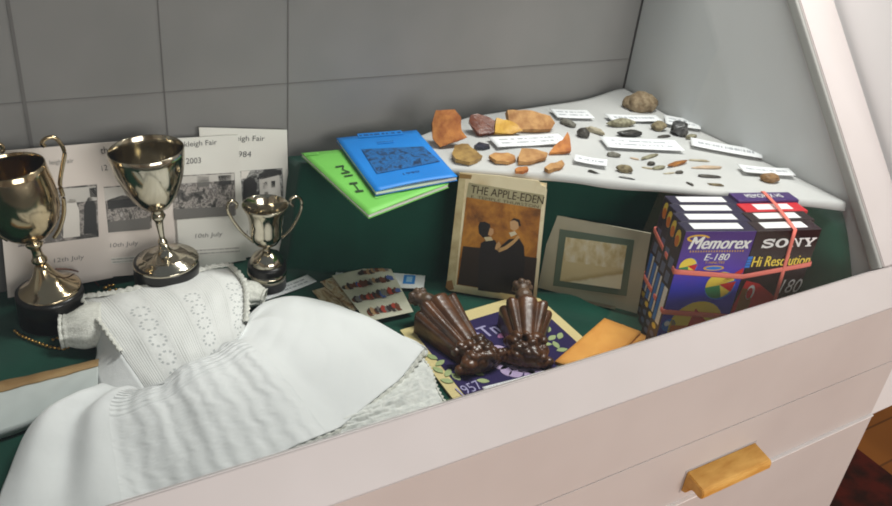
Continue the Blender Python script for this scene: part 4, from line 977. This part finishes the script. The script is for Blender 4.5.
def sherd(label, poly, mat, th=.006, lean=0, axis=None, bend=0., sub=None, seed=0, lift=0.):
    """a broken piece of pot: outline seen in the photograph, lying on the cloth (lean 0) or standing up on its lower edge"""
    xs_ = [p[0] for p in poly]; ys_ = [p[1] for p in poly]
    bl, br_ = hit((min(xs_), max(ys_)), wz), hit((max(xs_), max(ys_)), wz)
    P0 = (bl+br_)/2+UP*.001; e = unit((br_-bl)*A(1, 1, 0)) if axis is None else unit(axis); bk_ = np.cross(UP, e); r_ = math.radians(lean)
    up = bk_*math.cos(r_)+UP*math.sin(r_); n = np.cross(e, up)
    P0 = P0+UP*(lift+(th if lean < 20 else 0))
    bm = bmesh.new(); top = []
    for p in poly: top.append(bm.verts.new(onp(p, P0, n).tolist()))
    f = bm.faces.new(top)
    if f.normal.dot(Vector(n.tolist())) < 0: f.normal_flip()
    r_ = bmesh.ops.extrude_face_region(bm, geom=[f]); nv = [g for g in r_['geom'] if isinstance(g, bmesh.types.BMVert)]
    for v in nv: v.co -= Vector((n*th).tolist())
    bmesh.ops.recalc_face_normals(bm, faces=bm.faces[:])
    bmesh.ops.triangulate(bm, faces=bm.faces[:]); bmesh.ops.subdivide_edges(bm, edges=bm.edges[:], cuts=3, use_grid_fill=True)
    bmesh.ops.triangulate(bm, faces=bm.faces[:])
    for v in bm.verts:
        q = np.array(v.co); d = (q-P0) @ e
        s = .0016*A(fb(q[0]*90+seed, q[1]*90, q[2]*90), fb(q[1]*90, q[2]*90+seed), fb(q[2]*90, q[0]*90+seed))
        v.co = Vector((q+s-n*bend*d*d).tolist())
    zmin = min(v.co[2]-wz(v.co[0], v.co[1]) for v in bm.verts)
    for v in bm.verts: v.co[2] += .0006-zmin
    o = bm_obj('pottery_sherd', bm, mat, None, True); autosmooth(o, 50)
    return tag(o, label, 'sherd', 'pottery sherds on the white cloth')
SD = [
 ('tall orange brown sherd standing at the left end of the white cloth, foot turned out', [(436, 113), (455, 112), (460, 120), (461, 133), (467, 140), (458, 144), (440, 150), (433, 141), (432, 126)], 'orange', .007, 62, 5, None),
 ('glossy red brown sherd standing between the tall orange sherd and the yellow one', [(470, 119), (477, 117), (486, 120), (495, 124), (494, 136), (478, 138), (472, 130), (469, 124)], 'redbrown', .008, 45, 3, None),
 ('big tan rim sherd with a ridged top, behind the yellow piece', [(507, 113.5), (530, 116), (551, 119), (556, 125), (552, 132.5), (540, 134.5), (520, 134), (509, 125)], 'tan', .009, 35, 4, None),
 ('yellow glazed sherd with a flat front, above the left end of the first label card', [(496, 122), (506, 123), (517, 128), (522, 134), (512, 137.5), (494.5, 136.5)], 'yellow', .008, 50, 0, None),
 ('small blue black sherd tucked under the left end of the first label card', [(474, 145.5), (479, 142.8), (488, 144), (491, 147), (484, 148), (476, 147.5)], 'navy', .004, 0, 0, None),
 ('olive glazed sherd lying left of the tan row, next to the blue booklet', [(455, 146), (468, 145), (474, 150), (483, 156), (478, 160.5), (470, 163.5), (456, 160), (452, 154)], 'olive', .006, 8, 3, None),
 ('plain buff oval sherd in the middle of the front row of pottery', [(489, 156), (495, 153.5), (507, 153.5), (514, 156), (516, 160), (508, 162.5), (496, 161.5)], 'buff', .005, 5, 0, None),
 ('buff sherd with a dark lower edge, just below the first label card', [(521, 149), (536, 150), (548, 153.5), (546, 158), (530, 163), (519, 162), (518, 156)], 'tan', .007, 14, 3, None),
 ('orange three cornered sherd with a tall point, right of the first label card', [(567, 135.5), (569.5, 144), (571, 154), (560, 155.5), (549, 156), (553, 149), (562, 143)], 'orange', .006, 30, 0, None),
 ('tiny round orange sherd at the front edge above the old novel', [(515, 168), (520, 166.3), (527, 166.8), (529, 169.5), (524, 171), (516, 170.6)], 'orange', .004, 0, 0, None),
 ('slim tan sherd at the front edge, right of the tiny round orange one', [(544, 168), (552, 163.5), (562, 161), (564, 164.5), (560, 168), (548, 171)], 'tan', .005, 8, 0, None),
]
for i, (lb, poly, mt_, th, lean, bend, _) in enumerate(SD): sherd(lb, poly, SH_[mt_], th, lean, None, bend, None, i*3.3)
# typed cards
def propped(label, px, seed, lines, words, lean=0): return card('label_card', label, px, wz, seed, lines=lines, words=words, lift=.006)
for lb, px, ln, wd in (
 ('label card among the pottery, below the yellow and big tan sherds', [(492.5, 137.5), (565, 134), (561.5, 144), (493, 148)], 2, 9),
 ('topmost left label card, between the pottery and the grey pebbles', [(552.5, 109.5), (590, 111), (591, 118.5), (554.5, 118)], 2, 7),
 ('label card in front of the largest tan boulder', [(608, 115), (659, 116.3), (659.3, 121.8), (608, 121)], 1, 8),
 ('label card right of the one at the boulder, behind the black lump', [(665.5, 116), (700.5, 121.3), (698, 129.5), (664, 123.8)], 2, 6),
 ('longest two line label card in the middle of the stones', [(603.5, 137.3), (679.5, 141.2), (679.5, 151), (603, 147.5)], 2, 11),
 ('long slanting label card at the right edge of the white cloth', [(691.5, 138.8), (762, 151), (760, 158.8), (690, 145.5)], 1, 11),
 ('rightmost label card, above the lone brown pebble', [(740.5, 166), (791.8, 169.8), (791.5, 176.5), (740, 172.2)], 1, 9),
 ('small single line label card near the front edge, above the dark pointed stone', [(574.3, 155.2), (607.3, 161), (606.3, 166.8), (573.5, 161.5)], 1, 6)):
    propped(lb, px, len(lb), ln, wd)
# ================================================================ white baby gown
m, t, b = nt('white_cotton'); b.inputs['Roughness'].default_value = .85; b.inputs['Sheen Weight'].default_value = .25; b.inputs['Specular IOR Level'].default_value = .2
v = coords(t, 'Object'); b.inputs['Base Color'].default_value = lin((236, 238, 238))
bump(t, b, math_(t, 'ADD', noise(t, v, 700, 2), math_(t, 'MULTIPLY', noise(t, coords(t, 'Object', (1, 1, 1)), 60, 3), 2.0)), .35, .0012)
cotton = m
# tucked and smocked cotton of the skirt: tucks near the waist, plain further down
m, t, b = nt('tucked_cotton'); b.inputs['Roughness'].default_value = .85; b.inputs['Sheen Weight'].default_value = .25; b.inputs['Specular IOR Level'].default_value = .2
b.inputs['Base Color'].default_value = lin((236, 238, 238))
sp = t.nodes.new('ShaderNodeSeparateXYZ'); t.links.new(coords(t, 'UV'), sp.inputs[0])
wob = math_(t, 'MULTIPLY', noise(t, coords(t, 'UV', (8, 8, 1)), 1, 3), .05)
cu_ = math_(t, 'SINE', math_(t, 'MULTIPLY', math_(t, 'ADD', sp.outputs[0], wob), 165)); cv_ = math_(t, 'SINE', math_(t, 'MULTIPLY', math_(t, 'ADD', sp.outputs[1], wob), 170))
mid = math_(t, 'MULTIPLY', math_(t, 'GREATER_THAN', sp.outputs[0], .22), math_(t, 'LESS_THAN', sp.outputs[0], .62))
near = math_(t, 'MULTIPLY', mid, .8)
gr = math_(t, 'ADD', math_(t, 'MULTIPLY', math_(t, 'MULTIPLY', math_(t, 'ADD', cu_, math_(t, 'MULTIPLY', cv_, math_(t, 'GREATER_THAN', sp.outputs[1], .55))), .5), near), math_(t, 'MULTIPLY', noise(t, coords(t, 'Object'), 90, 3), .3))
bump(t, b, gr, .6, .0022)
tucked = m
# bodice: insertion bands with round eyelet flowers
m, t, b = nt('eyelet_cotton'); b.inputs['Roughness'].default_value = .85; b.inputs['Sheen Weight'].default_value = .25; b.inputs['Specular IOR Level'].default_value = .2
sp = t.nodes.new('ShaderNodeSeparateXYZ'); t.links.new(coords(t, 'UV'), sp.inputs[0])
U_ = math_(t, 'MULTIPLY', sp.outputs[0], 6); V2 = math_(t, 'MULTIPLY', sp.outputs[1], 6.5)
fu = math_(t, 'SUBTRACT', math_(t, 'FRACT', U_), .5); fv = math_(t, 'SUBTRACT', math_(t, 'FRACT', V2), .5)
rr = math_(t, 'SQRT', math_(t, 'ADD', math_(t, 'MULTIPLY', fu, fu), math_(t, 'MULTIPLY', math_(t, 'MULTIPLY', fv, fv), .8)))
ang = math_(t, 'ARCTAN2', fv, fu)
dots = math_(t, 'GREATER_THAN', math_(t, 'SINE', math_(t, 'MULTIPLY', ang, 9)), .0)
ringm = math_(t, 'MULTIPLY', math_(t, 'GREATER_THAN', rr, .25), math_(t, 'LESS_THAN', rr, .35))
odd = math_(t, 'GREATER_THAN', math_(t, 'MODULO', math_(t, 'FLOOR', U_), 2), .5)
hole = math_(t, 'MULTIPLY', math_(t, 'MULTIPLY', math_(t, 'MULTIPLY', ringm, dots), odd), math_(t, 'LESS_THAN', sp.outputs[1], .78))
mx = t.nodes.new('ShaderNodeMix'); mx.data_type = 'RGBA'; t.links.new(math_(t, 'MULTIPLY', hole, .5), mx.inputs['Factor'])
mx.inputs['A'].default_value = lin((236, 237, 235)); mx.inputs['B'].default_value = lin((130, 138, 142)); t.links.new(mx.outputs['Result'], b.inputs['Base Color'])
edge = math_(t, 'LESS_THAN', math_(t, 'ABSOLUTE', math_(t, 'SUBTRACT', math_(t, 'FRACT', math_(t, 'ADD', U_, .5)), .5)), .1)
rib = math_(t, 'MULTIPLY', math_(t, 'SINE', math_(t, 'MULTIPLY', sp.outputs[0], 380)), math_(t, 'SUBTRACT', 1, odd))
hh = math_(t, 'ADD', math_(t, 'ADD', math_(t, 'MULTIPLY', edge, .8), math_(t, 'MULTIPLY', hole, -1.0)), math_(t, 'ADD', math_(t, 'MULTIPLY', rib, .15), math_(t, 'MULTIPLY', noise(t, coords(t, 'Object'), 120, 3), .8)))
bump(t, b, hh, .6, .002)
eyelet = m
lace = M('lace_edging', (228, 228, 220), .9, bp=(500, .8, .0015), var=((212, 212, 204), 300, .45, .6))
def pz(p, l): return onz(p, ZF+l)
YMIN = .489
def cl(p):
    p = np.array(p, float); p[1] = max(p[1], YMIN); return p
gown = thing('baby_gown', cl(pz((200, 380), 0)), 'white cotton baby gown with short sleeves and eyelet bodice spread across the case', 'gown')
# skirt
waist = [pz(p, l) for p, l in (((97, 386), .020), ((128, 394), .030), ((160, 393), .036), ((200, 376), .040), ((232, 352), .040), ((247, 330), .036), ((247, 318), .030))]
hem = [cl(pz(p, l)) for p, l in (((-18, 545), .006), ((50, 530), .006), ((118, 512), .008), ((220, 478), .010), ((310, 444), .014), ((362, 407), .017), ((403, 374), .017), ((425, 349), .012))]
lft = [waist[0], pz((64, 404), .022), pz((30, 428), .020), pz((6, 480), .010), hem[0]]
rgt = [waist[-1], pz((268, 304), .022), pz((305, 300), .024), pz((365, 317), .024), hem[-1]]
NI, NJ = 200, 110
G = coons(waist, hem, lft, rgt, NI, NJ)
def skirt_h(u, v):
    env = math.sin(math.pi*min(1, u*1.0))**.45 if 0 < u < 1 else 0
    env2 = math.sin(math.pi*(v*.80+.20)) if v < 1 else 0
    ph = u*34+2.2*fb(u*5, v*1.6, 1)
    fold = math.sin(ph)*(.0042*(1-v*.45))*min(1, v*6)
    big = .006*math.sin(u*13+1.2+1.2*fb(u*3, v*2, 4))*min(1, v*3)
    if u < .42: big += .016*math.sin(u*44+1.2*fb(u*6, v*1.5, 8))*math.sin(math.pi*min(1, v*.9+.08))*(1-u/.42)
    wr = .0024*abs(fb(u*9+v*5, v*4-u*3, 12))*min(1, u*2)*min(1, v*4)
    return env*(.020*max(env2, .0)+fold+big+wr)+.0007*fb(u*24, v*9, 6)
for j in range(NJ):
    for i in range(NI):
        p = G[j, i]; u, vv = i/(NI-1), j/(NJ-1)
        p[2] = max(ZF+.0045, p[2]+skirt_h(u, vv)); p[1] = max(p[1], YMIN)
skirt = grid('skirt', G, tucked, gown, thick=.0012)
# hem edge that turns under, and its lace
hp = [G[-1, i]+A(0, 0, -.001) for i in range(60, NI)]
V = []; 
for k in range(6):
    row = []
    for i, p in enumerate(hp):
        o_ = .0035*k/5*(1+.5*math.sin(i*1.3)); dirv = unit((G[-1, 60+i]-G[-4, 60+i])*A(1, 1, 0)+A(1e-6, 0, 0))
        q = p+dirv*o_+UP*(-.0012*k+.0008*math.sin(i*1.3)); q[1] = max(q[1], YMIN); q[2] = max(q[2], ZF+.004); row.append(q)
    V.append(row)
grid('hem_lace', V, lace, gown, thick=.0006)
# turned up corner of the hem at the right
cpt = G[-1, -1]
Cn = coons([G[-14, -1]+UP*.001, G[-7, -1]+UP*.004, cpt+UP*.003], [pz((410, 366), .006), pz((420, 362), .005), pz((427, 356), .004)], [G[-14, -1]+UP*.001, pz((408, 352), .012), pz((410, 366), .006)], [cpt+UP*.003, pz((428, 351), .009), pz((427, 356), .004)], 16, 12)
grid('turned_hem', Cn, cotton, gown, thick=.001)
# bodice
tp = [pz(p, l) for p, l in (((82, 300), .030), ((102, 298), .033), ((136, 292), .036), ((172, 285), .038), ((205, 272), .038), ((229, 268), .036))]
rs = [tp[-1], pz((243, 284), .038), pz((246, 305), .038), pz((245, 325), .038), pz((247, 340), .040)]
ls = [tp[0], pz((99, 322), .038), pz((122, 354), .040), pz((150, 395), .036)]
bt = [ls[-1], pz((172, 392), .041), pz((204, 378), .044), pz((230, 358), .044), rs[-1]]
Bq = coons(tp, bt, ls, rs, 120, 90)
for j in range(90):
    for i in range(120):
        u, vv = i/119, j/89
        Bq[j, i, 2] += .010*math.sin(math.pi*u)*math.sin(math.pi*(.15+.8*vv))+.0016*fb(u*9, vv*5, 3)+.0010*math.sin(u*37.7)*(.5)
grid('bodice', Bq, eyelet, gown, thick=.0012)
# underside of the bodice down to the cloth so that it rests
rimb = [Bq[0, i] for i in range(0, 120, 2)]+[Bq[j, 119] for j in range(0, 90, 3)]
sk = [[p*1.0 for p in rimb], [A(p[0], p[1]-.004, ZF+.0045) for p in rimb]]
grid('bodice_back', sk, cotton, gown, thick=.001)
sideb = [Bq[j, 0] for j in range(89, -1, -3)]
sp__ = [pz((101, 384), .010), pz((98, 365), .010), pz((100, 345), .012), pz((104, 335), .016)]
def resample(c, n):
    c = np.array(smooth_path(c, 10)); d_ = np.r_[0, np.cumsum(np.linalg.norm(np.diff(c, axis=0), axis=1))]; t_ = np.linspace(0, d_[-1], n)
    return np.stack([np.interp(t_, d_, c[:, k]) for k in range(3)], 1)
S0, S1 = resample(sideb, 40), resample([pz((104, 392), .022), pz((94, 372), .012), pz((97, 348), .012), pz((88, 318), .014), pz((82, 303), .02)], 40)
grid('side_panel', [S0*(1-k/8)+S1*(k/8)+UP*.002*math.sin(math.pi*k/8) for k in range(9)], cotton, gown, thick=.001)
def ruffle(name, pts, out_px, n=150, w=.008, amp=.0022):
    c = resample(pts, n); rows = []
    for k in range(5):
        row = []
        for i in range(n):
            d_ = unit((c[min(i+1, n-1)]-c[max(i-1, 0)])); s_ = np.cross(d_, UP)*out_px
            f_ = k/4; row.append(c[i]+s_*(w*(f_-.35)*(1+.25*math.sin(i*.9)))+UP*(.0028*math.sin(f_*2.6)+amp*f_*math.sin(i*.75+fb(i*.23, 0)*6)*(.5+fb(i*.17, 4))))
        rows.append(row)
    return grid(name, rows, lace, gown, thick=.0007)
ruffle('neck_frill', [p+UP*.004 for p in tp], -1)
ruffle('armhole_frill', [p+UP*.004 for p in rs[:4]], -1, 90, .007)
ruffle('armhole_frill', [p+UP*.003 for p in ls[:3]], 1, 90, .006)
# sleeves: short puffed tubes, the left one seen into its cuff
def sleeve(a, b_, ra_, rb_, sq, seed, na=44, nl=22):
    a, b_ = A(*a), A(*b_); ax = unit(b_-a); sd = unit(np.cross(ax, UP)); up = np.cross(sd, ax); rows = []
    for k in range(nl):
        f_ = k/(nl-1); r_ = ra_*(1-f_)+rb_*f_+.006*math.sin(math.pi*f_); row = []
        for i in range(na):
            th = math.tau*i/na
            rr_ = r_*(1+.10*fb(math.cos(th)*1.5+seed, math.sin(th)*1.5, f_*2)+.05*math.sin(th*9+seed)*(.3+f_)); sc_ = .0
            if f_ > .92: rr_ *= 1.08+.05*math.sin(th*16)
            row.append(a+(b_-a)*f_+sd*math.cos(th)*rr_+up*math.sin(th)*rr_*sq)
        rows.append(row)
    for r_ in rows:
        for p in r_: p[2] = max(p[2], ZF+.0045)
    V = [r_+[r_[0]] for r_ in rows]
    o = grid('sleeve', V, lace, gown, thick=.001)
    rim = rows[-1]+[rows[-1][0]]
    rim2 = [[p+(b_-p)*0+ax*.004*k/2+ (p-b_)*(.08*k/2) for p in rim] for k in range(3)]
    for r_ in rim2:
        for i, p in enumerate(r_): p[2] = max(p[2]+.001*math.sin(i*1.4), ZF+.004)
    grid('cuff_lace', rim2, lace, gown, thick=.0007); return o
sleeve(pz((104, 324), .022), pz((64, 331), .019), .033, .021, .66, 1.)
sleeve(pz((240, 292), .018), pz((262, 297), .014), .020, .013, .7, 4.)
# ---------------------------------------------------------------- white lace cloth folded under the gown
top = [pz(p, .005) for p in ((240, 440), (320, 415), (372, 392), (408, 362), (420, 356))]
rgt2 = [top[-1], pz((430, 370), .009), pz((436, 388), .008), pz((447, 407), .006)]
bot = [cl(pz(p, .006)) for p in ((225, 478), (310, 444), (380, 426), (447, 407))]
lf2 = [top[0], bot[0]]
Lc = coons(top, bot, [top[0], (top[0]+bot[0])/2, bot[0]], rgt2, 120, 60)
for j in range(60):
    for i in range(120):
        u, vv = i/119, j/59; p = Lc[j, i]; p[1] = max(p[1], YMIN)
        p[2] = max(ZF+.0045, p[2]+sst(.15, .6, vv)*(.003*math.sin(math.pi*vv)+.0022*fb(u*14, vv*10, 2)+.0018*fb(u*34, vv*26, 7)+(.003*math.sin(vv*9+u*4) if u > .3 else 0)))
        if u > .97: p[0] += .0010*math.sin(vv*62)
under = thing('lace_cloth', Lc[30, 60]*A(1, 1, 0)+UP*(ZF+.004), 'white lace edged cloth folded underneath the right half of the baby gown', 'lace cloth')
m2 = M('white_lace', (230, 231, 226), .9, bp=(170, .8, .002), var=((214, 216, 212), 120, .42, .62))
grid('cloth', Lc, m2, under, thick=.0012)
grid('scalloped_edge', [[p+A(.0010*k*(1+.4*math.sin(i*1.05)), 0, -.0006*k) for i, p in enumerate(resample([q+UP*.001 for q in rgt2], 90))] for k in range(4)], lace, under, thick=.0008)
# ---------------------------------------------------------------- folded pale cloth with a tan band at the far left
q = [pz(p, .016) for p in ((-60, 400), (98, 357), (104, 392), (92, 402), (-60, 462))]
top = [pz(p, .017) for p in ((-70, 402), (0, 383), (50, 372), (99, 360))]; bot = [pz(p, .014) for p in ((-70, 452), (10, 428), (45, 414), (98, 394))]
Fq_ = coons(top, bot, [top[0], bot[0]], [top[-1], bot[-1]], 70, 40)
for j in range(40):
    for i in range(70): Fq_[j, i, 2] += .003*math.sin(math.pi*j/39)+.0012*fb(i*.12, j*.1, 3)
fc = thing('folded_linen', Fq_[20, 35]*A(1, 1, 0)+UP*(ZF+.004), 'pale folded linen with a tan band along its back edge, left of the baby gown', 'linen')
pl = cloth_mat('pale_linen', (198, 204, 202), (184, 192, 190), 700)
grid('linen', np.concatenate([[Fq_[0]*A(1, 1, 0)+UP*(ZF+.0045)], Fq_, [Fq_[-1]*A(1, 1, 0)+UP*(ZF+.0045)]]), pl, fc, thick=.001)
bd = [[p+UP*.0016+A(-.004, .004, 0)*0 for p in Fq_[0]], [p+UP*.0016 for p in Fq_[5]], [p+UP*.0016 for p in Fq_[10]]]
grid('tan_band', bd, M('tan_band', (168, 138, 92), .7, var=((140, 108, 66), 30, .35, .7)), fc, thick=.001)
# ================================================================ light
W = bpy.data.worlds.new('room_air'); S.world = W; W.use_nodes = True
W.node_tree.nodes['Background'].inputs[0].default_value = (.86, .92, 1, 1); W.node_tree.nodes['Background'].inputs[1].default_value = .17
def area(name, loc, look, sx, sy, power, col):
    l = bpy.data.lights.new(name, 'AREA'); l.shape = 'RECTANGLE'; l.size = sx; l.size_y = sy; l.energy = power; l.color = col
    o = bpy.data.objects.new(name, l); COL.objects.link(o); o.location = loc
    o.rotation_euler = (Vector(look)-Vector(loc)).to_track_quat('-Z', 'Y').to_euler(); return o
area('ceiling_lamp', (.92, .76, 2.22), (.88, .70, .8), .8, .22, 25, (1, .97, .93))
area('front_fill_light', ((wx0+wx1)/2, WY-.02, 1.72), ((wx0+wx1)/2, 0, 1.72), 2.1, 1.35, 80, (1, .95, .92))  # fill light added to brighten the upright fronts, no source known there
S.cycles.filter_width = 1.9
vs = S.view_settings; S.display_settings.display_device = 'sRGB'; vs.view_transform = 'Standard'; vs.look = 'None'; vs.gamma = 1; vs.exposure = 0; vs.use_curve_mapping = False
for o in bpy.data.objects:
    if '_org' in o: del o['_org']
